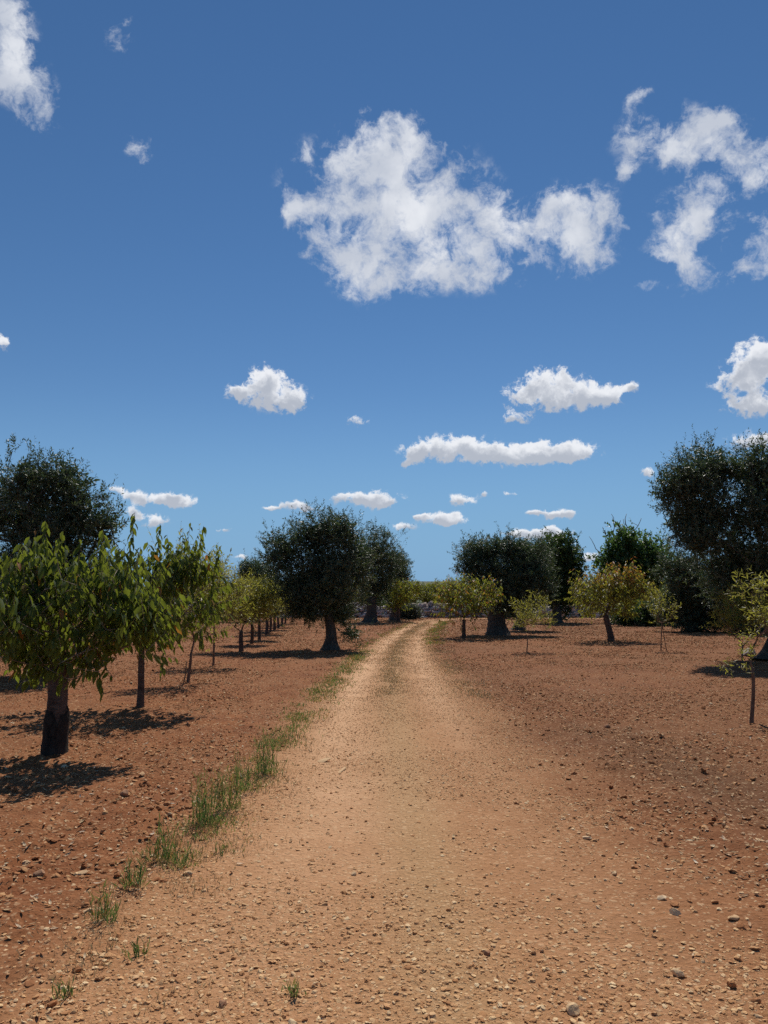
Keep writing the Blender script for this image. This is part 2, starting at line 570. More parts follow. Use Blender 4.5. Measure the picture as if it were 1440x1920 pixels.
def scatter(name, label, cat, P, scl, rot, tree, variants):
    me = bpy.data.meshes.new(name)
    n = len(P)
    me.vertices.add(n)
    me.vertices.foreach_set('co', np.asarray(P, np.float32).ravel())
    a = me.attributes.new('scl', 'FLOAT_VECTOR', 'POINT')
    a.data.foreach_set('vector', np.asarray(scl, np.float32).ravel())
    a = me.attributes.new('rot', 'FLOAT_VECTOR', 'POINT')
    a.data.foreach_set('vector', np.asarray(rot, np.float32).ravel())
    a = me.attributes.new('pick', 'INT', 'POINT')
    a.data.foreach_set('value', rng.integers(0, variants, n).astype(np.int32))
    o = bpy.data.objects.new(name, me)
    col.objects.link(o)
    md = o.modifiers.new('scatter', 'NODES')
    md.node_group = tree
    tag(o, label, cat, None, 'stuff')
    return o


def fan(n, y0, y1, side=1.6):
    """points over the ground, thinning with distance"""
    y = y0 * (y1 / y0) ** rng.random(n)
    x = (rng.random(n) * 2 - 1) * (.54 * y + side)
    return x, y


def rot3(n, tilt=.35):
    return np.stack([rng.normal(0, tilt, n), rng.normal(0, tilt, n), rng.random(n) * 6.283], -1)


def sizes(n, y, lo, hi, k=2.4, pix=.0012):
    s = lo * (hi / lo) ** (rng.random(n) ** k)
    return np.maximum(s, pix * y)


PALE = [(.44, .215, .09), (.56, .30, .135), (.66, .39, .185), (.48, .25, .11), (.74, .49, .25), (.38, .175, .07), (.60, .34, .16), (.80, .58, .33), (.52, .27, .12)]
RED = [(.24, .09, .035), (.34, .135, .052), (.42, .185, .075), (.27, .105, .04), (.58, .33, .15), (.32, .13, .05), (.46, .22, .09), (.78, .56, .32)]
M_PALE = stone_material('pale_limestone_gravel', PALE)
M_RED = stone_material('red_earth_clods', RED)
T_PALE = scatter_tree('gravel_scatter', M_PALE, 'stone')
T_RED = scatter_tree('clod_scatter', M_RED, 'stone')

# gravel of the track
n = 480000
x, y = fan(n, 2.5, 60, 1.2)
d, hw, track, rut, mid = ground_fields(x, y)
patch = fbm(x, y, .9, 3, 12)
keep = rng.random(n) < np.clip(track * 1.1, 0, 1) * np.clip((patch - .36) * 3.6 + .25 - rut * .2 + np.clip((4.3 - y) * .5, 0, .5), .18, 1)
x, y = x[keep], y[keep]
n = len(x)
s = sizes(n, y, .0019, .0155, 4.4, .00066)
scl = np.stack([s, s * rng.uniform(.6, 1, n), s * rng.uniform(.25, .55, n)], -1)
scatter('gravel', 'loose pale gravel strewn over the sandy track', 'gravel', np.stack([x, y, ground_z(x, y) + s * .12], -1), scl, rot3(n, .22), T_PALE, 6)
n_gravel = n

# crumbs and clods of the fields
n = 360000
x, y = fan(n, 2.5, 62, 2.5)
d, hw, track, rut, mid = ground_fields(x, y)
patch = fbm(x, y, 1.3, 3, 21)
smooth_patch = np.exp(-(((x - 2.9) / 1.1) ** 2 + ((y - 5.9) / 1.3) ** 2))
keep = rng.random(n) < np.clip(1 - track, 0, 1) * np.clip((patch - .36) * 4.5, .12, 1) * (1 - .8 * smooth_patch)
x, y = x[keep], y[keep]
n = len(x)
s = sizes(n, y, .0024, .026, 4.6, .0008)
scl = np.stack([s, s * rng.uniform(.6, 1, n), s * rng.uniform(.25, .6, n)], -1)
scatter('soil_clods', 'crumbly red soil clods and limestone chips over the field', 'soil', np.stack([x, y, ground_z(x, y) + s * .15], -1), scl, rot3(n, .3), T_RED, 6)

# dry leaves blown over the fields
m_dry = stone_material('dry_fallen_leaves', [(.42, .26, .13), (.55, .38, .20), (.36, .18, .08), (.62, .48, .30), (.48, .24, .09), (.66, .55, .40)], .7)
n = 30000
x, y = fan(n, 3.0, 58, 2.0)
d, hw, track, rut, mid = ground_fields(x, y)
keep = rng.random(n) < np.clip(1 - track * 1.0, .015, 1) * np.clip((fbm(x, y, 1.7, 3, 31) - .34) * 3.5, .1, 1)
x, y = x[keep], y[keep]
n = len(x)
s = np.maximum(rng.uniform(.010, .028, n), .0010 * y)
scl = np.stack([s, s * rng.uniform(.6, 1.1, n), s * rng.uniform(.5, 1, n)], -1)
scatter('fallen_leaves', 'dry tan leaves lying over the red soil', 'fallen leaves', np.stack([x, y, ground_z(x, y) + .006], -1), scl, rot3(n, .2), scatter_tree('leaf_scatter', m_dry, 'leaf', 3), 3)

# ================================================================== vegetation helpers
class Buf:
    """collects geometry for one mesh"""
    def __init__(s):
        s.v, s.t, s.q, s.a, s.n = [], [], [], {}, 0

    def add(s, v, tris=None, quads=None, **attrs):
        v = np.asarray(v, np.float32).reshape(-1, 3)
        if tris is not None and len(tris):
            s.t.append(np.asarray(tris) + s.n)
        if quads is not None and len(quads):
            s.q.append(np.asarray(quads) + s.n)
        for k, x in attrs.items():
            s.a.setdefault(k, []).append(np.broadcast_to(x, (len(v),)).astype(np.float32))
        s.v.append(v)
        s.n += len(v)

    def build(s, name, mat, parent=None, smooth=False, loc=None):
        return mesh_obj(name, np.concatenate(s.v), np.concatenate(s.t) if s.t else None, np.concatenate(s.q) if s.q else None,
                        mat, parent, {k: np.concatenate(x) for k, x in s.a.items()}, smooth, loc)


def unit(v):
    return v / np.maximum(np.linalg.norm(v, axis=-1, keepdims=True), 1e-9)


def tube(buf, pts, rad, sides=6, knob=0.0, r=None, cap=True):
    pts = np.asarray(pts, float)
    rad = np.asarray(rad, float)
    k = len(pts)
    if k < 2:
        return
    tang = unit(np.gradient(pts, axis=0))
    ref = np.array([1.0, 0.2, 0.1]) if abs(tang[0][2]) > .7 else np.array([0, 0, 1.0])
    rings = []
    for i in range(k):
        a = unit(np.cross(tang[i], ref))
        b = np.cross(tang[i], a)
        ref = -b if i == 0 and False else ref
        th = np.arange(sides) / sides * 2 * math.pi
        rr = np.full(sides, rad[i])
        if knob and r is not None:
            rr = rr * (1 + knob * (np.sin(th * 3 + r[0] + i * r[3]) * .5 + np.sin(th * 5 + r[1] - i * r[4]) * .35 + np.sin(th * 2 + r[2] + i * .3) * .45 + np.random.default_rng(i * 7 + sides).normal(0, .25, sides)))
        rings.append(pts[i] + np.outer(np.cos(th) * rr, a) + np.outer(np.sin(th) * rr, b))
    v = np.concatenate(rings)
    j = np.arange(sides)
    jn = (j + 1) % sides
    q = np.concatenate([np.stack([i * sides + j, i * sides + jn, (i + 1) * sides + jn, (i + 1) * sides + j], -1) for i in range(k - 1)])
    t = None
    if cap:
        v = np.concatenate([v, pts[-1:]])
        t = np.stack([(k - 1) * sides + j, (k - 1) * sides + jn, np.full(sides, k * sides)], -1)
    buf.add(v, t, q)


def blades(buf, P, D, N, L, Wd, kind, **attrs):
    """leaves: base P, axis D, upper side N, length L, width Wd (all arrays)"""
    n = len(P)
    if n == 0:
        return
    D = unit(D)
    S = unit(np.cross(D, N))
    N = np.cross(S, D)
    L = np.broadcast_to(L, (n,))[:, None]
    Wd = np.broadcast_to(Wd, (n,))[:, None]
    if kind == 'small':
        v = np.stack([P, P + D * L * .45 + S * Wd * .5 + N * Wd * .18, P + D * L, P + D * L * .45 - S * Wd * .5 + N * Wd * .18], 1)
        f = np.array([(0, 1, 2), (0, 2, 3)])
        m = 4
    else:
        c = -.16                                     # droop of the blade along its length
        sp = lambda a, w, h: P + D * L * a + S * Wd * w + N * (Wd * h + L * c * a * a)
        v = np.stack([P, sp(.35, 0, 0), sp(.72, 0, 0), sp(1, 0, 0), sp(.28, .46, .22), sp(.65, .40, .2), sp(.28, -.46, .22), sp(.65, -.40, .2)], 1)
        f = np.array([(0, 1, 4), (1, 5, 4), (1, 2, 5), (2, 3, 5), (0, 6, 1), (1, 6, 7), (1, 7, 2), (2, 7, 3)])
        m = 8
    F = (np.arange(n) * m)[:, None, None] + f[None]
    at = {k: np.repeat(np.broadcast_to(x, (n,)), m) for k, x in attrs.items()}
    buf.add(v.reshape(-1, 3), F.reshape(-1, 3), None, **at)


def leaf_material(name, dark, light, trans, old=(.35, .13, .03), rough=.42, tfac=.3, spec=.5, back=None):
    m, t, b = material(name)
    tint = t.attr('tint')
    age = t.attr('age')
    c = t.mix(tint, dark, light)
    c = t.mix(age, c, old)
    if back:
        geo = t.node('ShaderNodeNewGeometry')
        c = t.mix(geo.outputs['Backfacing'], c, back)
    t.put(b.inputs['Base Color'], c)
    b.inputs['Roughness'].default_value = rough
    b.inputs['Specular IOR Level'].default_value = spec
    tr = t.node('ShaderNodeBsdfTranslucent')
    t.put(tr.inputs['Color'], t.mix(age, t.mix(tint, tuple(x * .75 for x in trans), trans), (.55, .22, .04)))
    mx = t.node('ShaderNodeMixShader')
    mx.inputs[0].default_value = tfac
    t.l.new(b.outputs[0], mx.inputs[1])
    t.l.new(tr.outputs[0], mx.inputs[2])
    t.l.new(mx.outputs[0], t.n['Material Output'].inputs['Surface'])
    return m


def bark_material(name, a, c, scale=30, stretch=(1, 1, .25), bump=.6):
    m, t, b = material(name)
    co = t.node('ShaderNodeTexCoord').outputs['Object']
    v = t.vec('MULTIPLY', co, stretch)
    n = t.noise(v, scale, 6, .65, .6)
    n2 = t.noise(co, 5, 3, .6)
    cc = t.mix(t.ss(n, .3, .7), a, c)
    cc = t.mix(t.ss(n2, .4, .7, 0, .4), cc, tuple(x * 1.5 for x in c))
    t.put(b.inputs['Base Color'], cc)
    b.inputs['Roughness'].default_value = .9
    b.inputs['Specular IOR Level'].default_value = .15
    bp = t.node('ShaderNodeBump')
    bp.inputs['Strength'].default_value = bump
    bp.inputs['Distance'].default_value = .02
    t.put(bp.inputs['Height'], n)
    t.l.new(bp.outputs[0], b.inputs['Normal'])
    return m


M_OLIVE = leaf_material('olive_leaves', (.034, .058, .026), (.088, .120, .060), (.13, .20, .055), rough=.48, tfac=.2, spec=.35, back=(.095, .118, .075))
M_CAROB = leaf_material('dark_broad_leaves', (.022, .045, .014), (.055, .095, .03), (.12, .20, .04), rough=.45, tfac=.25, spec=.3)
M_FIG = leaf_material('mid_green_leaves', (.03, .07, .018), (.075, .14, .035), (.16, .28, .05), rough=.45, tfac=.32)
M_CHERRY = leaf_material('cherry_leaves', (.045, .080, .018), (.10, .145, .028), (.32, .38, .04), rough=.52, tfac=.36, spec=.22)
M_ALMOND = leaf_material('almond_leaves', (.12, .145, .026), (.25, .25, .045), (.52, .50, .07), rough=.5, tfac=.42)
M_AUTUMN = leaf_material('turning_cherry_leaves', (.055, .085, .016), (.14, .17, .025), (.42, .44, .05), old=(.62, .20, .025), rough=.45, tfac=.38)
M_BUSH = leaf_material('grey_green_shrub_leaves', (.05, .065, .045), (.11, .13, .09), (.14, .17, .08), rough=.55, tfac=.2)
M_BARK_OLIVE = bark_material('olive_bark', (.035, .028, .022), (.12, .10, .08))
M_BARK_CHERRY = bark_material('cherry_bark', (.05, .032, .025), (.13, .09, .07), 26, (.35, .35, 1.0))
M_BARK_YOUNG = bark_material('young_bark', (.10, .062, .042), (.20, .13, .09), 40)
M_TWIG = bark_material('pale_twigs', (.14, .11, .08), (.30, .25, .19), 40)
M_TAR = bark_material('blackened_trunk_base', (.014, .011, .009), (.05, .038, .030), 24, (1, 1, .5), .9)


def sample_targets(lobes, n, r, shell=.5):
    vol = np.array([(a * b * c) ** .62 for *_, a, b, c in [(l[0], l[1], l[2], l[3], l[3], l[4]) for l in lobes]])
    cnt = np.maximum(1, np.round(n * vol / vol.sum())).astype(int)
    P, O = [], []
    for (cx, cy, cz, rx, rz), k in zip(lobes, cnt):
        u = unit(r.normal(size=(k, 3)))
        rad = (shell + (1 - shell) * r.random(k) ** .7)[:, None]
        # uneven clumps: the surface of the lobe bulges and dips
        bulge = 1 + .28 * np.sin(u[:, :1] * 5 + cx * 9) * np.sin(u[:, 1:2] * 5 + cy * 7 + 1) + .14 * np.sin(u[:, 2:] * 8 + cz * 5)
        s = np.array([rx, rx, rz])
        P.append(np.array([cx, cy, cz]) + u * rad * bulge * s * .93)
        O.append(unit(u / s))
    return np.concatenate(P), np.concatenate(O)


def grow(tops, top_rad, targets, r, step=.30, jit=.05, tip=.006, power=2.3, rmax=.1):
    """branches from the trunk top(s) to every target; returns chains of points with radii"""
    P = [np.array(t, float) for t in tops]
    par = [-1] * len(P)
    A = np.array(P)
    order = np.argsort(np.linalg.norm(targets - A.mean(0), axis=1))
    depth = [0.0] * len(P)
    buf = np.zeros((len(targets) * 14 + 20, 3))
    dep = np.zeros(len(buf))
    buf[:len(P)] = A
    n = len(P)
    tips = []
    for ti in order:
        tg = targets[ti]
        dd = np.linalg.norm(buf[:n] - tg, axis=1)
        i = int(np.argmin(dd + dep[:n] * .32 + np.maximum(buf[:n, 2] - tg[2], 0) * .15))
        dist = dd[i]
        k = max(1, int(round(dist / step)))
        a = buf[i].copy()
        prev = i
        for j in range(1, k + 1):
            f = j / k
            p = a * (1 - f) + tg * f
            if j < k:
                p = p + r.normal(0, jit, 3) + np.array([0, 0, .12 * dist * f * (1 - f)])
            if n >= len(buf):
                break
            buf[n] = p
            dep[n] = dep[prev] + dist / k
            par.append(prev)
            prev = n
            n += 1
        tips.append(prev)
    par = np.array(par)
    w = np.zeros(n)
    kids = [[] for _ in range(n)]
    for i in range(n - 1, -1, -1):
        if w[i] == 0:
            w[i] = tip ** power
        if par[i] >= 0:
            w[par[i]] += w[i]
            kids[par[i]].append(i)
    rad = np.minimum(w ** (1 / power), rmax)
    chains = []
    stack = [(i, None) for i in range(len(tops))]
    while stack:
        i, frm = stack.pop()
        ch = ([frm] if frm is not None else []) + [i]
        while kids[ch[-1]]:
            ks = sorted(kids[ch[-1]], key=lambda q: -w[q])
            for q in ks[1:]:
                stack.append((q, ch[-1]))
            ch.append(ks[0])
        if len(ch) > 1:
            rr = rad[ch].copy()
            if frm is not None:
                rr[0] = rr[1]
            chains.append((buf[ch], rr))
    return chains


def twig_leaves(crown, wood, start, direc, length, m, L, Wd, kind, r, droop=0.0, spread=.8, twig_r=.003, age=0.0, bend=0.0, sizevar=.32, attrs_tint=None):
    n = len(start)
    direc = unit(direc)
    length = np.broadcast_to(length, (n,))
    f = (np.arange(m)[None] + .35 + r.random((n, m)) * .5) / m
    sag = np.zeros((n, m, 3))
    sag[..., 2] = -bend * (f * length[:, None]) ** 2
    P = start[:, None] + direc[:, None] * (f * length[:, None])[..., None] + sag
    ax = unit(np.cross(direc, np.array([.31, .2, 1.0])))
    ay = np.cross(direc, ax)
    ph = r.random((n, 1)) * 6.28 + np.arange(m)[None] * 2.4 + r.normal(0, .3, (n, m))
    side = ax[:, None] * np.cos(ph)[..., None] + ay[:, None] * np.sin(ph)[..., None]
    D = unit(direc[:, None] * (1 - .4 * spread) + side * spread + r.normal(0, .28, (n, m, 3)))
    D[..., 2] -= droop
    D = unit(D)
    N = unit(np.array([0, 0, 1.0]) * (.5 + droop * .2) + side * .7 * droop + r.normal(0, .45, (n, m, 3)))
    sz = 1 + r.normal(0, sizevar, (n, m)).clip(-.6, .6)
    tint = np.clip(r.normal(.45, .28, (n, m)) + r.normal(0, .12, (n, 1)), 0, 1)
    if np.ndim(age) == 0:
        ag = (r.random((n, m)) < age) * r.uniform(.3, 1, (n, m))
    else:
        ag = np.clip(age[:, None] * r.uniform(.2, 1.5, (n, m)) * (r.random((n, m)) < .6), 0, 1)
    data = (P.reshape(-1, 3), D.reshape(-1, 3), N.reshape(-1, 3), (L * sz).ravel(), (Wd * sz).ravel())
    if crown is not None:
        blades(crown, *data, kind, tint=tint.ravel(), age=ag.ravel())
    if wood is not None and twig_r > 0:
        e = start + direc * length[:, None] + np.array([0, 0, -1.0]) * (bend * length ** 2)[:, None]
        # three-sided twigs
        th = np.arange(3) * 2.094
        off = ax[:, None] * np.cos(th)[None, :, None] + ay[:, None] * np.sin(th)[None, :, None]
        v = np.concatenate([start[:, None] + off * twig_r, e[:, None] + off * twig_r * .4], 1)
        q = np.array([(0, 1, 4, 3), (1, 2, 5, 4), (2, 0, 3, 5)])
        wood.add(v.reshape(-1, 3), None, ((np.arange(n) * 6)[:, None, None] + q[None]).reshape(-1, 4))
    return data, tint.ravel(), ag.ravel()


LEAF_MESH = {}


def leaf_mesh(mat, t, a):
    key = (mat.name, t, a)
    if key not in LEAF_MESH:
        b = Buf()
        blades(b, np.zeros((1, 3)), np.array([[0, 1.0, 0]]), np.array([[0, 0, 1.0]]), 1.0, .42, 'broad', tint=t / 3, age=a * .8)
        o = b.build('leaf', mat)
        LEAF_MESH[key] = o.data
        bpy.data.objects.remove(o)
    return LEAF_MESH[key]


def tree(name, label, cat, base, lobes, seed, trunk, style, group=None, n_t=300, tw=6, m=14, shell=.5, shoots=None, singles=0, age=0.0, extra_low=None, height_age=False):
    r = np.random.default_rng(seed)
    bz = float(ground_z(np.array([base[0]]), np.array([base[1]]))[0])
    root = empty(name, (base[0], base[1], bz - .015))
    tag(root, label, cat, group)
    lobes = [(l[0], l[1], l[2] - bz, l[3], l[4]) for l in lobes]
    # ---- trunk(s)
    stems = trunk.get('stems', [((0, 0), trunk.get('top', (0, 0)), trunk['h'], trunk['r'])])
    tb = Buf()
    tops = []
    for (ox, oy), (tx, ty), h, rad in stems:
        k = trunk.get('rings', 14)
        f = np.linspace(0, 1, k)
        wob = trunk.get('wob', .03)
        ph = r.random(4) * 6
        px = ox + (tx - ox) * f ** 1.2 + wob * np.sin(f * 3.1 + ph[0]) * f * (1 - f * .4)
        py = oy + (ty - oy) * f + wob * np.sin(f * 3.6 + ph[1]) * f * (1 - f * .4)
        rr = rad * (1 - .22 * f) * (1 + trunk.get('flare', .5) * np.exp(-f * h / trunk.get('flare_h', .12)))
        tube(tb, np.stack([px, py, -.06 + (h + .06) * f], -1), rr, trunk.get('sides', 12), trunk.get('knob', .10), np.concatenate([ph, r.random(2)]))
        tops.append((px[-1], py[-1], h - .02))
        if trunk.get('fork', True):
            tops.append((px[-3], py[-3], h * f[-3]))
    tb.build('trunk', trunk['mat'], root, smooth=True)
    # ---- branches
    T, O = sample_targets(lobes, n_t, r, shell)
    T[:, 2] = np.maximum(T[:, 2], .12)
    chains = grow(tops, trunk['r'], T, r, step=style.get('step', .3), jit=style.get('jit', .05), tip=style.get('tip', .006), rmax=trunk['r'] * .62, power=style.get('power', 2.3))
    wb = Buf()
    for pts, rr in chains:
        tube(wb, pts, rr, 6 if rr.max() > .02 else 4)
    # ---- leafy twigs
    cb = Buf()
    S = np.repeat(T, tw, 0) + r.normal(0, style.get('scatter', .10), (len(T) * tw, 3))
    OO = np.repeat(O, tw, 0)
    Dd = OO * style.get('out', .8) + np.array([0, 0, style.get('up', .35)]) + r.normal(0, style.get('rand', .55), S.shape)
    ln = style['tl'] * r.uniform(.6, 1.35, len(S))
    if style['kind'] == 'small' and style['tl'] < .35:
        long = r.random(len(S)) < .07           # longer shoots that break the outline
        ln = np.where(long, ln * 1.9, ln)
        Dd[long] = Dd[long] * .6 + np.array([0, 0, .9])
    ag = age
    if height_age:
        z = S[:, 2]
        ag = np.clip((z - z.mean()) / (z.max() - z.mean() + 1e-6), 0, 1) * age * 3 * (.3 + r.random(len(S))) + age * .3
    nc = style.get('core', 0)
    if nc:
        CT, CO = sample_targets([(a, b_, c, rx * .80, rz * .80) for a, b_, c, rx, rz in lobes], nc, r, 0.05)
        twig_leaves(cb, None, CT, r.normal(size=CT.shape), style['tl'], 12, style['L'] * style.get('core_s', 1.7), style['W'] * style.get('core_s', 1.7) * 1.15, 'small', r, 0, .9, 0)
    parts = [twig_leaves(cb, wb, S, Dd, ln, m, style['L'], style['W'], style['kind'], r, style.get('droop', 0), style.get('spread', .8), style.get('twig_r', .003), ag, style.get('bend', 0))]
    if shoots:
        for (x0, y0, z0, x1, y1, z1, mm, sc) in shoots:
            a = np.array([[x0, y0, z0 - bz]])
            b = np.array([[x1, y1, z1 - bz]])
            parts.append(twig_leaves(cb, wb, a, b - a, np.linalg.norm(b - a), mm, style['L'] * sc, style['W'] * sc, style['kind'], r, style.get('droop', 0) * 1.2, style.get('spread', .8), .006, age, 0, .15))
    wb.build('branches', style.get('twig_mat', trunk['mat']), root)
    if singles:
        # the leaves that show largest are objects of their own
        P = np.concatenate([p[0][0] for p in parts])
        D = np.concatenate([p[0][1] for p in parts])
        Nn = np.concatenate([p[0][2] for p in parts])
        LL = np.concatenate([p[0][3] for p in parts])
        WW = np.concatenate([p[0][4] for p in parts])
        ti = np.concatenate([p[1] for p in parts])
        ae = np.concatenate([p[2] for p in parts])
        cam_rel = np.array([-base[0], -base[1], 1.55 - bz])
        dist = np.linalg.norm(P - cam_rel, axis=1)
        pick = np.argsort(dist - LL * 6 + (np.abs(D @ unit(cam_rel))) * .8)[:singles]
        keep = np.ones(len(P), bool)
        keep[pick] = False
        cb = Buf()
        blades(cb, P[keep], D[keep], Nn[keep], LL[keep], WW[keep], 'broad', tint=ti[keep], age=ae[keep])
        for i in pick:
            o = bpy.data.objects.new('leaf', leaf_mesh(style['leaf_mat'], int(round(ti[i] * 3)), int(ae[i] > .4)))
            d = unit(D[i])
            s = unit(np.cross(d, Nn[i]))
            nn = np.cross(s, d)
            M = Matrix(((s[0], d[0], nn[0], P[i][0]), (s[1], d[1], nn[1], P[i][1]), (s[2], d[2], nn[2], P[i][2]), (0, 0, 0, 1)))
            o.matrix_local = M @ Matrix.Diagonal((LL[i], LL[i], LL[i], 1))
            o.parent = root
            col.objects.link(o)
    crown = cb.build('crown', style['leaf_mat'], root)
    if singles:
        crown['kind'] = 'stuff'
    return root


def copy_tree(o, loc, rz, sc, label, group=None):
    c = o.copy()
    col.objects.link(c)
    c.location = (loc[0], loc[1], float(ground_z(np.array([loc[0]]), np.array([loc[1]]))[0]) - .015)
    c.rotation_euler = (0, 0, rz)
    c.scale = (sc, sc, sc)
    c['label'] = label
    if group:
        c['group'] = group
    for ch in list(o.children):
        d = ch.copy()
        col.objects.link(d)
        d.parent = c
    return c


OLIVE = dict(leaf_mat=M_OLIVE, core=900, L=.066, W=.021, kind='small', tl=.26, out=.7, up=.35, rand=.6, spread=.75, scatter=.12, twig_r=.002, tip=.006)
OLIVE_FAR = dict(OLIVE, core=500, core_s=1.5, L=.105, W=.036, scatter=.16, tl=.34, twig_r=0)
BROAD_FAR = dict(OLIVE, core=450, core_s=1.2, leaf_mat=M_CAROB, L=.14, W=.075, scatter=.18, tl=.34, twig_r=0)
CHERRY = dict(leaf_mat=M_CHERRY, L=.101, W=.040, kind='broad', tl=.32, out=.5, up=.8, rand=.40, spread=.55, droop=1.4, scatter=.09, twig_r=.004, step=.22, tip=.0045, twig_mat=M_TWIG)
CHERRY_FAR = dict(CHERRY, L=.125, W=.05, kind='small', droop=1.2, rand=.5, tl=.42, twig_r=.004, leaf_mat=M_AUTUMN, twig_mat=M_BARK_CHERRY)
ALMOND = dict(leaf_mat=M_ALMOND, L=.075, W=.019, kind='small', tl=.30, out=.4, up=.8, rand=.42, spread=.55, droop=.25, scatter=.07, twig_r=.003, step=.2, tip=.004)


def olive_trunk(h, r, top=(0, 0), **k):
    return dict(dict(h=h, r=r, top=top, mat=M_BARK_OLIVE, flare=1.1, flare_h=.16, sides=16, knob=.11, rings=18, wob=.06), **k)


def cherry_trunk(h, r, top=(0, 0), **k):
    return dict(dict(h=h, r=r, top=top, mat=M_BARK_CHERRY, flare=.3, flare_h=.1, sides=12, knob=.05, rings=12, wob=.03), **k)


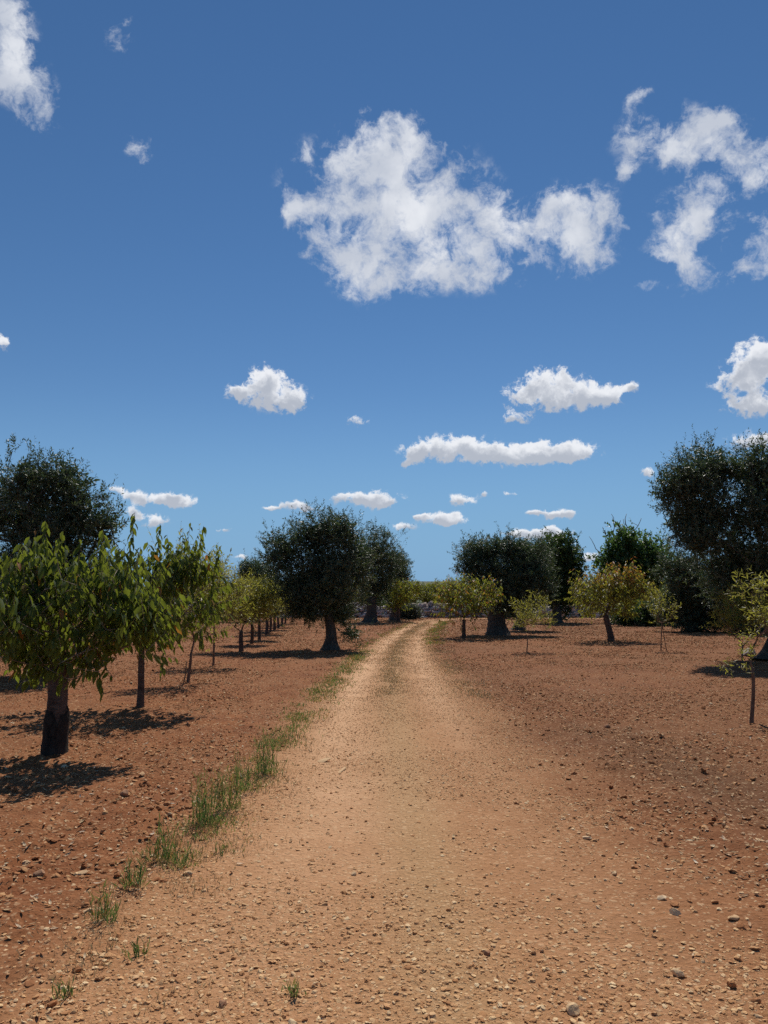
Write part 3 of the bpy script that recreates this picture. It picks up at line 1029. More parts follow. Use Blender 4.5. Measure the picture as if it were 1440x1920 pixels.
# ================================================================== the olives
LB = {    # lobes of every crown: x, y, z from the trunk foot, radius, half height
    'OLIVE_BACK_LEFT': [(-0.47, -0.41, 4.01, 0.82, 0.6), (0.19, 0.06, 4.12, 0.55, 0.55), (0.44, -0.16, 3.56, 0.6, 0.6), (-0.77, 0.35, 3.34, 0.99, 0.77), (0.14, -0.03, 2.89, 0.99, 0.66), (1.01, -0.16, 3.17, 0.38, 0.38), (-1.55, 0.16, 3.45, 0.77, 0.66), (-0.49, -0.21, 2.23, 1.21, 0.66), (-1.35, 0.39, 1.79, 0.88, 0.88), (0.29, 0.05, 2.01, 0.88, 0.77), (-0.33, -0.32, 1.14, 0.99, 0.66)],
    'OLIVE_CENTRE': [(-1.43, -0.41, 2.89, 0.82, 0.74), (-0.53, 0.09, 3.55, 0.79, 0.69), (0.3, -0.19, 3.55, 0.74, 0.62), (0.72, 0.22, 2.56, 0.62, 0.98), (-1.0, -0.03, 1.91, 0.9, 0.82), (-0.02, -0.4, 2.07, 0.98, 0.98), (0.23, 0.14, 1.26, 0.69, 0.57), (-0.75, -0.14, 1.26, 0.79, 0.46), (0.56, 0.1, 0.58, 0.23, 0.26)],
    'OLIVE_FAR_TRACK': [(0.34, -0.78, 4.75, 1.57, 1.46), (-0.18, 0.18, 3.35, 1.57, 1.74), (1.04, -0.28, 3.7, 1.04, 1.39), (0.17, 0.49, 1.97, 1.39, 1.22)],
    'OLIVE_FAR_B': [(0.31, -0.46, 3.15, 0.92, 1.45), (0.5, 0.06, 3.91, 0.53, 0.84), (0.11, -0.22, 2.01, 0.84, 0.84)],
    'OLIVE_FAR_LEFT': [(-0.35, -0.47, 3.15, 0.95, 1.02), (0.5, 0.13, 2.89, 1.09, 1.09)],
    'OLIVE_RIGHT': [(-1.07, -0.38, 2.98, 0.76, 1.11), (-0.6, 0.1, 3.56, 0.88, 0.6), (0.45, -0.26, 3.63, 0.99, 0.6), (1.38, 0.35, 3.44, 0.99, 0.65), (0.2, -0.04, 2.4, 1.34, 1.11), (1.58, -0.36, 2.4, 0.88, 0.99), (-0.74, 0.17, 1.83, 0.83, 0.74), (0.64, -0.19, 1.37, 1.11, 0.65)],
    'OLIVE_RIGHT_B': [(0.4, -0.53, 2.66, 1.06, 1.28), (0.82, 0.1, 3.46, 0.85, 0.85)],
    'CAROB': [(0.11, -0.72, 4.51, 1.43, 1.16), (0.95, 0.1, 3.66, 0.82, 1.12), (-0.44, -0.36, 2.97, 1.36, 1.7), (0.56, 0.48, 1.96, 1.36, 1.53)],
    'FIG': [(-0.18, -0.56, 4.68, 1.12, 1.57), (-0.9, 0.14, 3.66, 1.23, 1.02), (0.65, -0.34, 4.0, 1.29, 1.29), (0.09, 0.72, 2.63, 2.04, 1.36), (1.67, -0.04, 3.66, 1.29, 1.64)],
    'OLIVE_BIG': [(-2.1, -0.37, 4.6, 0.75, 0.61), (-1.33, 0.1, 4.88, 0.82, 0.65), (-0.36, -0.25, 4.88, 0.95, 0.65), (0.59, 0.38, 4.6, 1.09, 0.95), (-1.59, -0.03, 3.76, 1.02, 0.82), (-0.29, -0.45, 3.62, 1.09, 1.09), (-0.76, 0.23, 2.53, 1.09, 0.95), (-1.82, -0.12, 3.07, 0.68, 0.61), (0.04, 0.54, 2.12, 1.22, 1.09), (1.2, 0.07, 3.21, 1.09, 1.36)],
    'OLIVE_LOW': [(-0.75, -0.62, 2.84, 1.25, 1.12), (0.09, 0.18, 2.09, 1.49, 1.49), (0.81, -0.39, 1.35, 1.49, 1.25), (-0.7, 0.4, 1.11, 1.12, 1.0), (0.27, -0.04, 0.49, 1.49, 0.55)],
    'OLIVE_LOW_B': [(-0.39, -0.71, 1.6, 1.43, 1.67), (0.72, 0.14, 2.31, 1.19, 1.43), (-0.09, -0.38, 0.54, 1.43, 0.6)],
    'CHERRY_NEAR': [(-0.31, -0.33, 1.56, 0.66, 0.58), (0.4, 0.06, 1.67, 0.55, 0.44), (-0.05, -0.13, 1.89, 0.5, 0.33), (-0.63, 0.16, 1.4, 0.44, 0.5), (0.63, -0.01, 1.4, 0.44, 0.39), (0.31, -0.21, 1.13, 0.52, 0.25), (-0.39, 0.09, 1.07, 0.44, 0.25)],
    'CHERRY_SECOND': [(0.08, -0.37, 1.64, 0.73, 0.54), (0.61, 0.06, 1.8, 0.5, 0.43), (-0.31, -0.15, 1.57, 0.58, 0.66), (0.25, 0.23, 1.18, 0.66, 0.43), (-0.13, -0.01, 0.95, 0.43, 0.35), (0.78, -0.16, 1.34, 0.39, 0.35), (0.46, 0.09, 1.95, 0.43, 0.27)],
    'ALMOND_A': [(-0.05, -0.28, 1.67, 0.55, 0.6), (-0.28, 0.05, 2.07, 0.4, 0.35), (0.32, -0.11, 1.87, 0.4, 0.45), (0.15, 0.12, 0.93, 0.35, 0.15)],
    'ALMOND_B': [(0.08, -0.28, 1.57, 0.56, 0.6), (-0.3, 0.05, 1.89, 0.44, 0.44), (0.46, -0.12, 1.45, 0.44, 0.48)],
    'ALMOND_C': [(-0.03, -0.37, 1.3, 0.73, 0.6), (0.41, 0.07, 1.5, 0.57, 0.45), (-0.38, -0.13, 1.42, 0.51, 0.48)],
    'ALMOND_D': [(0.03, -0.35, 1.3, 0.69, 0.6), (0.34, 0.06, 1.5, 0.51, 0.44)],
    'CHERRY_TRACK': [(0.02, -0.54, 1.38, 1.09, 0.67), (-0.61, 0.07, 1.59, 0.59, 0.54), (0.65, -0.2, 1.59, 0.75, 0.59), (0.02, 0.28, 1.9, 0.8, 0.38), (1.17, -0.01, 1.59, 0.31, 0.42)],
    'CHERRY_RED': [(-0.85, -0.41, 1.78, 0.81, 0.54), (0.13, 0.11, 2.07, 0.93, 0.5), (0.89, -0.17, 1.68, 0.66, 0.54), (-0.09, 0.4, 1.3, 1.13, 0.45), (0.52, -0.02, 2.21, 0.58, 0.31)],
    'CHERRY_FAR': [(0.36, -0.57, 1.97, 1.14, 0.71), (-0.07, 0.08, 1.27, 0.71, 0.53)],
    'SAP_A': [(-0.18, -0.14, 1.11, 0.28, 0.44), (0.29, 0.04, 1.27, 0.31, 0.47), (0.52, -0.07, 0.96, 0.25, 0.31), (0.05, 0.16, 0.88, 0.44, 0.2)],
    'SAP_B': [(0.01, -0.18, 1.1, 0.35, 0.45), (-0.1, 0.02, 1.58, 0.21, 0.29)],
    'SAP_C': [(-0.31, -0.16, 1.06, 0.33, 0.46), (0.09, 0.04, 1.32, 0.36, 0.47), (0.41, -0.06, 1.19, 0.23, 0.47)],
    'SAP_D': [(0.16, -0.07, 1.56, 0.15, 0.2), (0.24, 0.02, 1.16, 0.15, 0.24), (-0.05, -0.03, 0.73, 0.1, 0.07), (0.46, 0.09, 1.36, 0.26, 0.34)],
}
LB['OLIVE_BIG'] += [(-.7, .4, 1.75, .9, .6), (.4, .4, 1.5, 1.0, .7), (-2.45, -.1, 4.35, .55, .5), (-2.0, .1, 3.6, .6, .6)]
LB['OLIVE_BACK_LEFT'] = [(a, b_, c - .15, rx * .93, rz * .93) for a, b_, c, rx, rz in LB['OLIVE_BACK_LEFT']]
LB['CHERRY_NEAR'] = [(a, b_, c - .15, rx, rz * .88) for a, b_, c, rx, rz in LB['CHERRY_NEAR']]
LB['OLIVE_CENTRE'].append((-.2, .0, 2.65, .75, .7))
LB['CHERRY_NEAR'].append((.75, .05, 1.25, .35, .35))
LB['CHERRY_SECOND'].append((-.75, 0, 1.2, .45, .4))
tree('olive_tree', 'tall grey green olive with feathery top behind the nearest tree on the left', 'olive tree', (-6.77, 15.89), LB['OLIVE_BACK_LEFT'], 1, olive_trunk(1.1, .26), dict(OLIVE, core=1500), n_t=560, tw=8, m=13)
tree('olive_tree', 'round dark olive with flared leaning trunk left of the track', 'olive tree', (-1.62, 23.75), LB['OLIVE_CENTRE'], 2,
     olive_trunk(1.15, .18, (-.02, .05), flare=1.2), dict(OLIVE, core=1500), n_t=520, tw=8, m=14, shell=.35)
tree('olive_tree', 'dark olive with thick trunk behind the round olive, left of the track end', 'olive tree', (-.87, 50.47), LB['OLIVE_FAR_TRACK'], 3, olive_trunk(1.7, .38, (.1, 0)), OLIVE_FAR, n_t=420, tw=7, m=11)
tree('olive_tree', 'smaller olive farthest back, its edge showing past the others by the track end', 'olive tree', (.65, 55.38), LB['OLIVE_FAR_B'], 4, olive_trunk(1.2, .24, (.1, 0)), OLIVE_FAR, n_t=200, tw=7, m=10)
tree('olive_tree', 'small dark distant olive peeping out left of the round olive', 'olive tree', (-8.71, 52.81), LB['OLIVE_FAR_LEFT'], 5, olive_trunk(1.3, .25), OLIVE_FAR, n_t=220, tw=7, m=10)
tree('olive_tree', 'wide flat topped olive with fat trunk right of the track', 'olive tree', (4.89, 33.46), LB['OLIVE_RIGHT'], 6, olive_trunk(1.05, .38, (-.05, 0), flare=.75, flare_h=.3), dict(OLIVE, core=1300, core_s=1.5, L=.085, W=.027), n_t=560, tw=8, m=12, shell=.35)
tree('olive_tree', 'olive with short dark trunk just right behind the wide flat topped one', 'olive tree', (6.66, 38.54), LB['OLIVE_RIGHT_B'], 7, olive_trunk(1.0, .24, (.3, 0)), OLIVE_FAR, n_t=260, tw=7, m=10)
tree('carob_tree', 'dark broad leaved tree with rounded top between the wide olive and the fig', 'carob tree', (11.02, 49.38), LB['CAROB'], 8, olive_trunk(1.3, .3), BROAD_FAR, n_t=420, tw=6, m=9)
tree('fig_tree', 'bright green tree with bare twigs sticking out of its top on the right', 'fig tree', (15.6, 49.38), LB['FIG'], 9, olive_trunk(1.2, .25), dict(BROAD_FAR, leaf_mat=M_FIG, L=.17, W=.10, up=.7), n_t=460, tw=5, m=9)
tree('olive_tree', 'huge dark olive with leaning trunk filling the right edge', 'olive tree', (9.9, 19.69), LB['OLIVE_BIG'], 10, olive_trunk(1.5, .34, (.55, .2), flare=1.0, flare_h=.25, stems=[((0, 0), (.75, .2), 1.7, .30), ((.25, .1), (-.1, .5), 1.9, .2)]), dict(OLIVE, core=2600), n_t=980, tw=8, m=14, shell=.35)
tree('olive_tree', 'bushy olive with branches down to the ground left of the huge one', 'olive tree', (14.36, 36.1), LB['OLIVE_LOW'], 11, olive_trunk(.8, .3), dict(OLIVE, core=1200, core_s=1.5, L=.09, W=.03), n_t=460, tw=8, m=11, shell=.35)
tree('olive_tree', 'low dark olive showing under the crown of the huge one', 'olive tree', (16.2, 34.5), LB['OLIVE_LOW_B'], 12, olive_trunk(.8, .3), dict(OLIVE, core=1200, core_s=1.5, L=.09, W=.03), n_t=360, tw=7, m=11, shell=.35)

# ================================================================== cherries
t1 = tree('cherry_tree', 'nearest cherry tree with thick trunk blackened at the foot and drooping leaves', 'cherry tree', (-3.32, 7.98), LB['CHERRY_NEAR'], 21,
          cherry_trunk(1.02, .112, (.0, 0), flare=.25, flare_h=.06, sides=20, rings=26, knob=.07, wob=.012), CHERRY, n_t=145, tw=4, m=8, shell=.1, singles=300, age=.02,
          shoots=[(-.5, -.1, 1.4, -.56, -.1, 2.08, 26, 1.0), (-.42, -.15, 1.4, -.46, -.1, 2.0, 24, 1.0), (-.1, -.2, 1.5, -.12, -.2, 2.36, 38, 1.05), (.0, -.15, 1.5, -.02, -.1, 2.12, 28, 1.0), (.2, 0, 1.5, .2, 0, 2.06, 24, 1.0), (.42, -.1, 1.5, .44, -.1, 2.25, 32, 1.0), (.62, 0, 1.4, .72, 0, 2.46, 42, 1.05), (.66, .05, 1.4, .62, 0, 2.1, 26, 1.05), (-.3, .1, 1.5, -.33, .1, 2.15, 26, 1.0)])
tree('cherry_tree', 'second cherry tree with slim dark trunk and tall leafy shoots', 'cherry tree', (-3.48, 11.21), LB['CHERRY_SECOND'], 22,
     cherry_trunk(.92, .052, (.02, 0)), CHERRY, n_t=130, tw=4, m=8, shell=.2, singles=300, age=.025,
     shoots=[(.15, 0, 1.7, .2, 0, 2.66, 34, 1.15), (.3, 0, 1.7, .34, 0, 2.4, 24, 1.1), (.7, 0, 1.7, .84, 0, 2.62, 32, 1.1), (.95, 0, 1.5, 1.08, 0, 2.3, 26, 1.1), (.9, .1, 1.45, 1.5, .1, 1.62, 10, 1.1), (.8, -.1, 1.0, 1.2, -.1, 1.12, 9, 1.1)])
# the dark foot of the nearest trunk
b = Buf()
f = np.linspace(0, 1, 14)
tube(b, np.stack([f * 0, f * 0, -.05 + f * .47], -1), .121 + .004 * np.sin(f * 9) + .03 * np.exp(-f * 12) - .018 * np.clip(f - .85, 0, 1) / .15, 22, .07, np.array([1, 2, 3, .5, .4]), cap=False)
vv = np.concatenate(b.v)
th = np.arctan2(vv[:, 1], vv[:, 0])
vv[:, 2] = np.where(vv[:, 2] > .2, vv[:, 2] + (vv[:, 2] - .2) / .22 * (.05 * np.sin(th * 3 + 1) + .03 * np.sin(th * 7) + .02 * np.sin(th * 13)), vv[:, 2])
b.v = [vv]
fb = b.build('blackened_bark', M_TAR, t1, smooth=True)
fb['label'] = 'blackened sleeve of bark round the trunk foot'

c7 = tree('cherry_tree', 'small cherry tree with reddish tips beside the far track', 'cherry tree', (3.12, 30.35), LB['CHERRY_TRACK'], 23, cherry_trunk(.75, .085, knob=.12), CHERRY_FAR, n_t=120, tw=4, m=8, age=.14, shell=.3,
          shoots=[(-1.0, 0, 1.7, -1.03, 0, 2.4, 9, 1.2), (-.55, 0, 1.8, -.55, 0, 2.35, 9, 1.2), (.0, 0, 1.9, 0, 0, 2.35, 9, 1.2), (-.2, 0, 1.8, -.35, 0, 2.2, 9, 1.1), (.5, 0, 1.8, .55, 0, 2.3, 9, 1.2), (1.2, 0, 1.5, 1.3, 0, 2.1, 9, 1.2)])
c9 = tree('cherry_tree', 'cherry tree with orange autumn leaves and leaning trunk', 'cherry tree', (8.22, 28.12), LB['CHERRY_RED'], 24, cherry_trunk(.95, .12, (-.18, 0)), CHERRY_FAR, n_t=170, tw=4, m=8, age=.36, shell=.3, height_age=True)
cf = tree('cherry_tree', 'small green gold tree by the dry stone wall left of the track end', 'cherry tree', (.96, 51.61), LB['CHERRY_FAR'], 25, cherry_trunk(1.1, .13), dict(CHERRY_FAR, L=.16, W=.07), n_t=120, tw=4, m=6, age=.05, shell=.3)
copy_tree(cf, (2.0, 66.5), 1.2, 1.05, 'green gold orchard tree just over the wall, nearest the olives', 'orchard trees over the wall')
copy_tree(cf, (3.9, 67.5), 2.6, 1.0, 'green gold orchard tree over the wall, straight beyond the track end', 'orchard trees over the wall')
copy_tree(cf, (5.6, 69.0), 4.1, 1.1, 'green gold orchard tree over the wall, half behind the small reddish cherry', 'orchard trees over the wall')
copy_tree(cf, (-2.4, 68.0), 5.0, 1.0, 'green gold orchard tree over the wall, showing under the far olive', 'orchard trees over the wall')

# ================================================================== the young almond row on the left
YT = lambda h, r, **k: dict(dict(h=h, r=r, top=(0, 0), mat=M_BARK_YOUNG, flare=.25, flare_h=.06, sides=7, knob=.05, rings=8, wob=.03), **k)
G = 'young trees in a row on the left'
tree('almond_tree', 'thin forked sapling with two stems right of the second cherry tree', 'almond tree', (-3.63, 14.5), LB['ALMOND_A'], 31, YT(.52, .03, stems=[((0, 0), (.03, 0), .55, .030), ((-.09, 0), (-.03, 0), .4, .012)]), ALMOND, G, n_t=110, tw=4, m=9)
tree('almond_tree', 'sapling on a straight pale stem, third stem right of the second cherry tree', 'almond tree', (-3.96, 18.14), LB['ALMOND_B'], 32, YT(1.0, .028, wob=.0), ALMOND, G, n_t=110, tw=4, m=9)
ac = tree('almond_tree', 'yellow green almond with forked trunk, first of the receding row', 'almond tree', (-4.22, 23.04), LB['ALMOND_C'], 33, YT(.62, .075, mat=M_BARK_CHERRY), dict(ALMOND, L=.085, W=.024), G, n_t=190, tw=5, m=9)
ad = tree('almond_tree', 'yellow green almond, second of the receding row', 'almond tree', (-4.5, 26.49), LB['ALMOND_D'], 34, YT(.68, .065, mat=M_BARK_CHERRY), dict(ALMOND, L=.095, W=.027), G, n_t=170, tw=5, m=8)
for i, (px, py) in enumerate([(-4.68, 29.19), (-5.05, 33.46), (-5.27, 36.1), (-5.42, 38.54), (-5.62, 41.33), (-5.84, 44.55), (-6.1, 48.0)]):
    nth = ('third', 'fourth', 'fifth', 'sixth', 'seventh', 'eighth', 'last')[i]
    copy_tree(ac if i % 2 else ad, (px, py), 1.1 + i * 1.9, (1.0, 1.04, .97, 1.05, 1, 1.03, 1.0)[i], 'yellow green almond, %s of the receding row' % nth, G)

# ================================================================== saplings on the right
SAP = dict(ALMOND, L=.07, W=.018, tl=.24, leaf_mat=M_ALMOND, up=.7, rand=.35)
tree('sapling', 'thin bare stemmed sapling right of the track with a yellow green top', 'sapling', (4.18, 22.81), LB['SAP_A'], 41, YT(.5, .018, wob=.05), SAP, n_t=60, tw=4, m=9)
tree('sapling', 'sapling on two splayed stems right of the orange cherry tree', 'sapling', (8.31, 23.27), LB['SAP_B'], 42, YT(.85, .016, stems=[((-.04, 0), (0, 0), .85, .017), ((.13, 0), (.0, 0), .85, .013)]), SAP, n_t=34, tw=3, m=8)
tree('sapling', 'wide leafy sapling with forked stem in front of the huge olive trunk', 'sapling', (8.68, 18.88), LB['SAP_C'], 43, YT(.42, .024), SAP, n_t=120, tw=4, m=10)
tree('sapling', 'nearest sapling with curved bare stem at the right edge', 'sapling', (4.57, 9.81), LB['SAP_D'], 44, YT(.70, .026, top=(.06, 0), wob=.05, sides=9), dict(SAP, L=.06, W=.013, tl=.24, kind='broad', rand=.4), n_t=44, tw=3, m=11)

# bare twigs out of the top of the fig tree
fig = bpy.data.objects['fig_tree']
b = Buf()
rr_ = np.random.default_rng(8)
for (x0, z0, x1, z1) in [(-.7, 5.4, -1.0, 7.0), (-.45, 5.6, -.40, 6.7), (.0, 5.6, .15, 7.0), (.35, 5.4, .95, 6.75), (-1.6, 4.2, -2.3, 5.6), (.2, 5.8, -.05, 6.6), (-1.2, 5.0, -1.5, 6.1)]:
    f = np.linspace(0, 1, 6)[:, None]
    p = np.array([x0, 0, z0]) * (1 - f) + np.array([x1, rr_.normal(0, .2), z1]) * f + rr_.normal(0, .05, (6, 3))
    tube(b, p, np.linspace(.035, .015, 6), 4)
    q = p[3] + np.array([rr_.normal(0, .3), 0, .35])
    tube(b, np.array([p[3], q]), [.018, .01], 4)
b.build('bare_twigs', M_TWIG, fig)

# ================================================================== shrubs
LOWB = dict(OLIVE_FAR, leaf_mat=M_BUSH, L=.12, W=.04)


def shrub(name, label, base, lobes, seed, style, n_t=60, m=8):
    return tree(name, label, 'shrub', base, lobes, seed, dict(h=.25, r=.05, mat=M_BARK_OLIVE, sides=6, rings=5, knob=.05), style, n_t=n_t, tw=5, m=m)


shrub('shrub', 'grey green shrub in front of the stone wall near the track end', (1.75, 57.0), [(-.3, 0, .6, .75, .5), (.4, .1, .5, .6, .45)], 51, LOWB, 90)
shrub('shrub', 'low dark shrub between the orange cherry tree and the bushy olive', (14.2, 43.5), [(-.6, 0, .6, 1.0, .65), (.5, 0, .7, 1.0, .7), (1.3, .2, .5, .8, .5)], 52, dict(OLIVE_FAR, leaf_mat=M_CAROB), 170)
shrub('shrub', 'small dark shrub at the wall behind the round olive', (-3.2, 58.5), [(0, 0, .6, .9, .6)], 53, LOWB, 80)
shrub('shrub', 'dull green shrub at the wall right of the small reddish cherry', (9.2, 59.0), [(0, 0, .7, 1.2, .7), (1.2, 0, .6, 1.0, .55)], 54, LOWB, 120)

# ================================================================== dry stone wall
M_WALL = stone_material('weathered_wall_stones', [(.30, .25, .22), (.44, .38, .34), (.60, .54, .49), (.36, .29, .25), (.70, .64, .58), (.50, .42, .37)])
t = NT(M_WALL.node_tree)
rp = [n for n in t.n if n.type == 'VALTORGB'][0]
for l in list(rp.inputs[0].links):
    t.l.remove(l)
t.put(rp.inputs[0], t.attr('tint'))
wall = empty('stone_wall', (0, 63.5, 0))
tag(wall, 'low tumbled dry stone wall of grey stones across the end of the field', 'wall')
r = np.random.default_rng(77)
b = Buf()
n = 7500
wx = r.uniform(-45, 60, n)
lay = r.random(n)
top = 1.02 + .22 * (vnoise(wx, wx * 0, 2.2) - .5) * 2
wz = lay * top
wy = (r.random(n) - .5) * (1.5 - 1.0 * lay) - .25 * (1 - lay)
s = r.uniform(.09, .24, n)
cube = np.array([(i, j, k) for i in (-1, 1) for j in (-1, 1) for k in (-1, 1)], float)
q = np.array([(0, 1, 3, 2), (4, 6, 7, 5), (0, 4, 5, 1), (2, 3, 7, 6), (0, 2, 6, 4), (1, 5, 7, 3)])
v = cube[None] * np.stack([s * r.uniform(.8, 1.5, n), s, s * r.uniform(.4, .8, n)], -1)[:, None] * r.uniform(.6, 1.12, (n, 8, 1)) + r.normal(0, .012, (n, 8, 3))
an = r.uniform(-.6, .6, n)
tl = r.normal(0, .3, n)
cx, sx = np.cos(an)[:, None], np.sin(an)[:, None]
v2 = np.stack([v[..., 0] * cx - v[..., 1] * sx, v[..., 0] * sx + v[..., 1] * cx, v[..., 2] + v[..., 0] * tl[:, None]], -1)
v2 += np.stack([wx, wy, wz + .03], -1)[:, None]
b.add(v2.reshape(-1, 3), None, ((np.arange(n) * 8)[:, None, None] + q[None]).reshape(-1, 4), tint=np.repeat(r.random(n), 8))
st = b.build('rubble_stones', M_WALL, wall)
st['kind'] = 'stuff'
xs = np.arange(-45, 61, 1.0)
prof = [(-.62, -.1), (-.35, .8), (.35, .8), (.62, -.1)]
v = np.array([(a_, p_[0], p_[1]) for a_ in xs for p_ in prof])
k = len(xs)
q = np.concatenate([np.stack([np.arange(k - 1) * 4 + j, np.arange(k - 1) * 4 + j + 1, np.arange(1, k) * 4 + j + 1, np.arange(1, k) * 4 + j], -1) for j in range(3)])
b = Buf()
b.add(v, None, q, tint=np.full(len(v), .1))
b.build('wall_core', M_WALL, wall)

# ================================================================== far woods, hill and hedge beyond the wall
r = np.random.default_rng(91)
b = Buf()
for k in range(300):
    dist = r.uniform(78, 175)
    x0 = r.uniform(-1, 1) * dist * .95
    hh = r.uniform(2.6, 4.6) + (dist - 78) * .012
    ww = r.uniform(2.0, 3.6)
    if abs(x0 - 5) < 9 and dist < 130:
        hh = min(hh, 2.6 + (dist - 78) * .02)
    m_ = 620
    u = unit(r.normal(size=(m_, 3)))
    lob = 1 + .25 * np.sin(u[:, :1] * 4 + k) * np.sin(u[:, 1:2] * 4 + k * 2) + .12 * np.sin(u[:, 2:] * 9 + k)
    P = np.array([x0, dist, hh * .52]) + u * lob * (r.random((m_, 1)) ** .3) * np.array([ww, ww, hh * .5])
    blades(b, P, r.normal(size=(m_, 3)), r.normal(size=(m_, 3)), r.uniform(.25, .5, m_), r.uniform(.12, .22, m_), 'small', tint=np.clip(r.normal(.4, .25, m_) + r.normal(0, .2), 0, 1), age=0.0)
far = b.build('distant_woodland', M_CAROB)
tag(far, 'dark green belt of distant trees along the horizon', 'woodland', None, 'stuff')
# rising land behind
hx = np.linspace(-900, 900, 91)
hy = np.array([190, 230, 300, 420, 600, 900])
HX, HY = np.meshgrid(hx, hy)
HZ = np.clip((HY - 190) / 400, 0, 1) ** .8 * (9 + 8 * vnoise(HX, HY, 160, 3)) - .3
m_hill, t, bb = material('scrubby_hill')
pn = t.noise(t.node('ShaderNodeNewGeometry').outputs['Position'], .12, 6, .7)
t.put(bb.inputs['Base Color'], t.mix(t.ss(pn, .4, .6), (.05, .07, .035), (.12, .12, .06)))
bb.inputs['Roughness'].default_value = 1
idx = np.arange(HX.size).reshape(HX.shape)
hills = mesh_obj('hills', np.stack([HX.ravel(), HY.ravel(), HZ.ravel()], -1), quads=np.stack([idx[:-1, :-1], idx[:-1, 1:], idx[1:, 1:], idx[1:, :-1]], -1).reshape(-1, 4), mat=m_hill, smooth=True)
tag(hills, 'low wooded rise on the horizon', None, None, 'structure')

# ================================================================== grass and weeds
M_GRASS = leaf_material('fresh_weeds', (.055, .10, .025), (.13, .19, .06), (.26, .38, .08), rough=.55, tfac=.3, old=(.36, .27, .13))
M_STRAW = leaf_material('dry_grass', (.30, .22, .11), (.48, .38, .21), (.45, .36, .18), rough=.7, tfac=.25, old=(.40, .30, .16))


def gz(x, y):
    return ground_z(np.atleast_1d(x).astype(float), np.atleast_1d(y).astype(float))


def weed(b, x, y, h, n, r, spread=.05, leaf=.05, width=.005, dry=.12):
    """upright stems set with narrow leaves, and blades at the foot; positions relative to x, y"""
    o = r.normal(0, spread, (n, 2))
    z = gz(x + o[:, 0], y + o[:, 1])
    S = np.stack([o[:, 0], o[:, 1], z], -1)
    D = np.stack([r.normal(0, .16, n), r.normal(0, .16, n), np.ones(n)], -1)
    ln = h * r.uniform(.45, 1.05, n)
    twig_leaves(b, None, S, D, ln, max(5, int(h / .022)), leaf, width, 'small', r, -.35, .5, 0, dry, 0)
    # stems as thin blades
    for dx in (0, 1):
        blades(b, S, D, r.normal(size=(n, 3)), ln, .005, 'small', tint=r.random(n) * .5, age=(r.random(n) < dry) * .8)
    k = n * 4
    o = r.normal(0, spread * 1.2, (k, 2))
    S = np.stack([o[:, 0], o[:, 1], gz(x + o[:, 0], y + o[:, 1])], -1)
    D = np.stack([r.normal(0, .5, k), r.normal(0, .5, k), np.ones(k)], -1)
    blades(b, S, D, r.normal(size=(k, 3)), r.uniform(.3, .6, k) * min(h, .18), .006, 'small', tint=r.random(k), age=(r.random(k) < dry + .1) * r.random(k))


TUFTS = [(-1.36, 3.93, .17, 12, .035, 'upright green weed nearest the corner on the left edge of the track'),
         (-1.08, 3.55, .09, 7, .02, 'small green weed in the pale gravel near the left corner'),
         (-1.35, 4.34, .20, 11, .03, 'green weed second along the left edge of the track'),
         (-1.20, 4.72, .10, 6, .03, 'thin low weed on the track side of the weed strip'),
         (-1.33, 4.80, .23, 16, .035, 'bushy dark green weed third along the left edge of the track'),
         (-1.24, 5.52, .40, 24, .055, 'tall dense weed clump in the middle of the weed strip'),
         (-1.17, 5.90, .36, 22, .06, 'tall weed clump right behind the densest one'),
         (-1.16, 6.45, .32, 13, .07, 'loose tall weeds between the dense clumps and the lone tall one'),
         (-1.05, 7.07, .42, 18, .04, 'tall slender weed standing at the track edge by itself'),
         (-.35, 3.22, .05, 6, .015, 'tiny grey green weed in the middle of the gravel'),
         (-1.00, 4.95, .05, 8, .03, 'tiny flat weed beside the pale stone'),
         (-1.25, 3.2, .07, 6, .02, 'little green weed close to the bottom left corner')]
for i, (x, y, h, n, sp, lab) in enumerate(TUFTS):
    r = np.random.default_rng(200 + i)
    b = Buf()
    weed(b, x, y, h, n, r, sp, .045 if h > .15 else .03)
    o = b.build('weed', M_GRASS, loc=(x, y, 0))
    tag(o, lab, 'weed', 'weeds along the left edge of the track')

# the loose strip of low grass along the track, and the thin grass between the ruts
r = np.random.default_rng(301)
b = Buf()
bs = Buf()


def strip(n, y0, y1, off, width, hmin, hmax, dry, buf, gap=.35, seed=0):
    y = y0 * (y1 / y0) ** r.random(n)
    cx = np.interp(y, LINE[:, 1][:13], LINE[:, 0][:13])
    hw = np.interp(y, LINE[:, 1][:13], HALF[:13])
    x = cx + off * hw + r.normal(0, width, n)
    k = fbm(x, y, .7, 3, 40 + seed) > gap
    x, y = x[k], y[k]
    n = len(x)
    P = np.stack([x, y, gz(x, y) - .004], -1)
    D = np.stack([r.normal(0, .45, n), r.normal(0, .45, n), np.ones(n)], -1)
    blades(buf, P, D, r.normal(size=(n, 3)), r.uniform(hmin, hmax, n), np.maximum(.004, .0009 * y), 'small', tint=r.random(n), age=(r.random(n) < dry) * r.random(n))


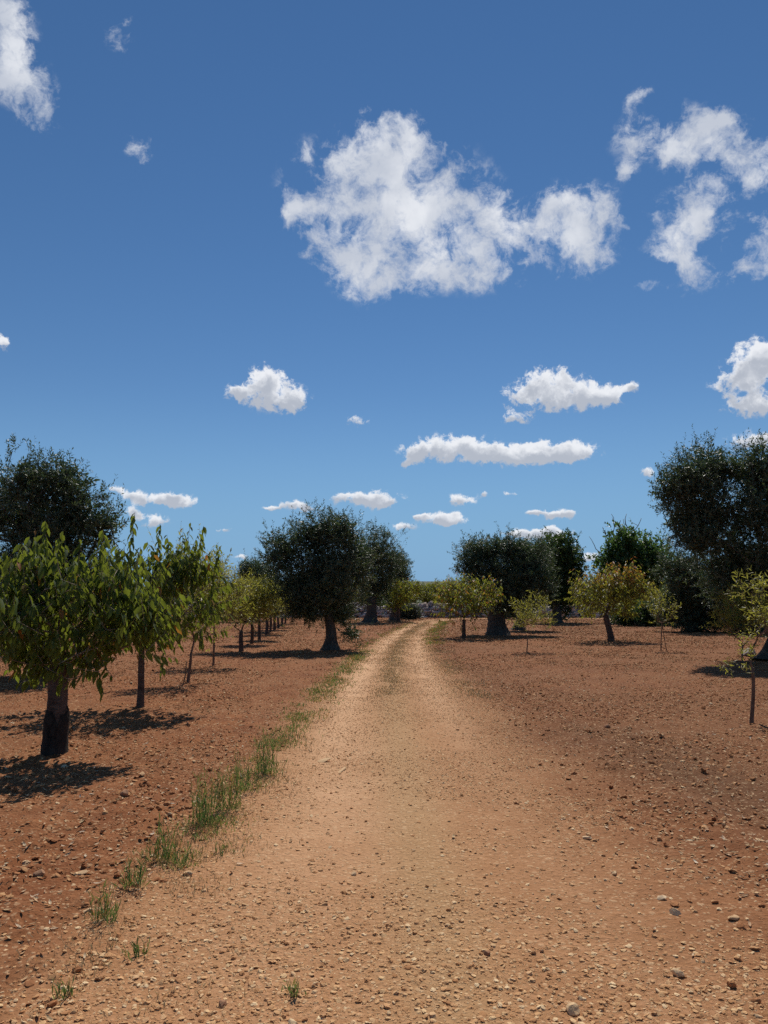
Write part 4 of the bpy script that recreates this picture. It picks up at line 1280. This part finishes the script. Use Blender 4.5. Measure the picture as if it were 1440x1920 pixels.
strip(3400, 4.6, 9.0, -.93, .13, .015, .07, .4, b, .44)
strip(2000, 8.5, 14.0, -.92, .12, .02, .07, .4, b, .42, 3)
strip(3400, 10.0, 24.0, -.86, .17, .012, .06, .55, b, .36, 5)
strip(900, 14.0, 21.0, -.82, .12, .02, .08, .3, b, .46, 6)
strip(1500, 20, 52.0, -1.0, .14, .02, .08, .7, b, .48, 7)
strip(2600, 26.0, 52.0, 1.05, .22, .03, .10, .65, b, .46, 9)
o = b.build('verge_grass', M_GRASS)
tag(o, 'low green grass in a ragged strip along the track edges', 'grass', None, 'stuff')
strip(9000, 12.0, 50.0, -.05, .17, .01, .04, .5, bs, .40, 11)
strip(5000, 12.0, 40.0, 1.02, .22, .02, .06, .5, bs, .44, 13)
strip(4500, 3.0, 9.0, -.85, .2, .02, .05, .5, bs, .52, 15)
k = 2600
x = r.normal(2.9, .7, k)
y = r.uniform(4.0, 9.5, k)
kk = fbm(x, y, .35, 3, 60) > .60
x, y = x[kk], y[kk]
P = np.stack([x, y, gz(x, y) + .003], -1)
D = np.stack([r.normal(0, 1, len(x)), r.normal(0, 1, len(x)), r.uniform(0, .5, len(x))], -1)
blades(bs, P, D, np.tile([0, 0, 1.0], (len(x), 1)), r.uniform(.03, .09, len(x)), .003, 'small', tint=r.random(len(x)), age=0.0)
o = bs.build('dry_grass', M_STRAW)
tag(o, 'thin straw coloured grass between the wheel ruts and at the field edge', 'grass', None, 'stuff')

# ================================================================== single stones that stand out
import bmesh
M_STONE = stone_material('single_pale_stones', [(.62, .41, .22), (.70, .49, .28), (.56, .35, .18), (.78, .60, .39)])
M_STONE_RED = stone_material('single_brown_stones', [(.30, .15, .08), (.38, .21, .12), (.24, .11, .06)])
M_ROCK = stone_material('grey_rock', [(.30, .28, .26), (.36, .34, .31)])


def stone(label, x, y, sx, sy, sz, mat, seed, name='stone', cat='stone', group='loose stones on the track and field'):
    bm = bmesh.new()
    bmesh.ops.create_icosphere(bm, subdivisions=3, radius=1.0)
    rr = np.random.default_rng(seed)
    cuts = unit(rr.normal(size=(14, 3)))
    lv = rr.uniform(.5, .85, 14)
    for v in bm.verts:
        p = np.array(v.co)
        for c, l in zip(cuts, lv):
            d = p @ c - l
            if d > 0:
                p = p - c * d * .92
        p = p + .035 * np.sin(p[::-1] * 7 + seed)
        v.co = p * np.array([sx, sy, sz])
    me = bpy.data.meshes.new(name)
    bm.to_mesh(me)
    bm.free()
    me.materials.append(mat)
    o = bpy.data.objects.new(name, me)
    o.location = (x, y, float(gz(x, y)[0]) + sz * .45)
    o.rotation_euler = (rr.normal(0, .15), rr.normal(0, .15), rr.random() * 6)
    col.objects.link(o)
    tag(o, label, cat, group)
    return o


stone('rounded fist sized pale stone at the bottom edge right of centre', .71, 3.09, .034, .03, .024, M_STONE, 1)
stone('pale square stone beside the weeds on the left edge of the track', -1.11, 4.56, .034, .028, .022, M_STONE, 2)
stone('small pale stone alone in the sandy middle of the track', -.17, 4.56, .020, .016, .012, M_STONE, 3)
stone('flat pale stone sunk in the left rut, the larger of the two', -.60, 7.67, .11, .06, .014, M_STONE, 4)
stone('flat pale stone sunk in the left rut, the nearer thin one', -.38, 7.27, .12, .03, .010, M_STONE, 5)
stone('pale stone in the gravel right of the track middle', 1.32, 5.2, .034, .026, .018, M_STONE, 6)
stone('brown clod lying on the smooth soil right of the track', 2.70, 9.49, .05, .045, .035, M_STONE_RED, 7)
stone('reddish brown stone in the soil left of the weeds', -1.95, 4.55, .045, .035, .026, M_STONE_RED, 8)
stone('flat tan stone in the soil left of the weeds', -1.72, 4.58, .034, .026, .010, M_STONE, 9)
stone('bright white stone in the shade of the nearest cherry tree', -2.99, 7.41, .035, .028, .018, M_STONE, 10)
stone('long flat pale stone at the lower right', 1.69, 3.92, .045, .02, .011, M_STONE, 11)
stone('pale stone with a dark side near the bottom right corner', 1.22, 3.38, .030, .026, .02, M_STONE, 12)
stone('long light flake of stone on the smooth soil at the right edge', 2.38, 5.04, .05, .018, .008, M_STONE, 13)
stone('tan stone in the gravel right of the track, short of the long flat one', 1.44, 4.19, .028, .022, .014, M_STONE, 14)
stone('dark red brown clod in the field left of the tall weeds', -2.05, 6.3, .05, .04, .03, M_STONE_RED, 15)
stone('round grey boulder at the foot of the huge right olive', 9.75, 20.9, .24, .2, .17, M_ROCK, 16, 'boulder', 'rock', None)
stone('brown stone near the bottom edge left of centre', -.62, 3.15, .022, .02, .014, M_STONE_RED, 17)
stone('grey brown stone on the track right of the tiny weed', .45, 3.55, .022, .018, .014, M_STONE_RED, 18)
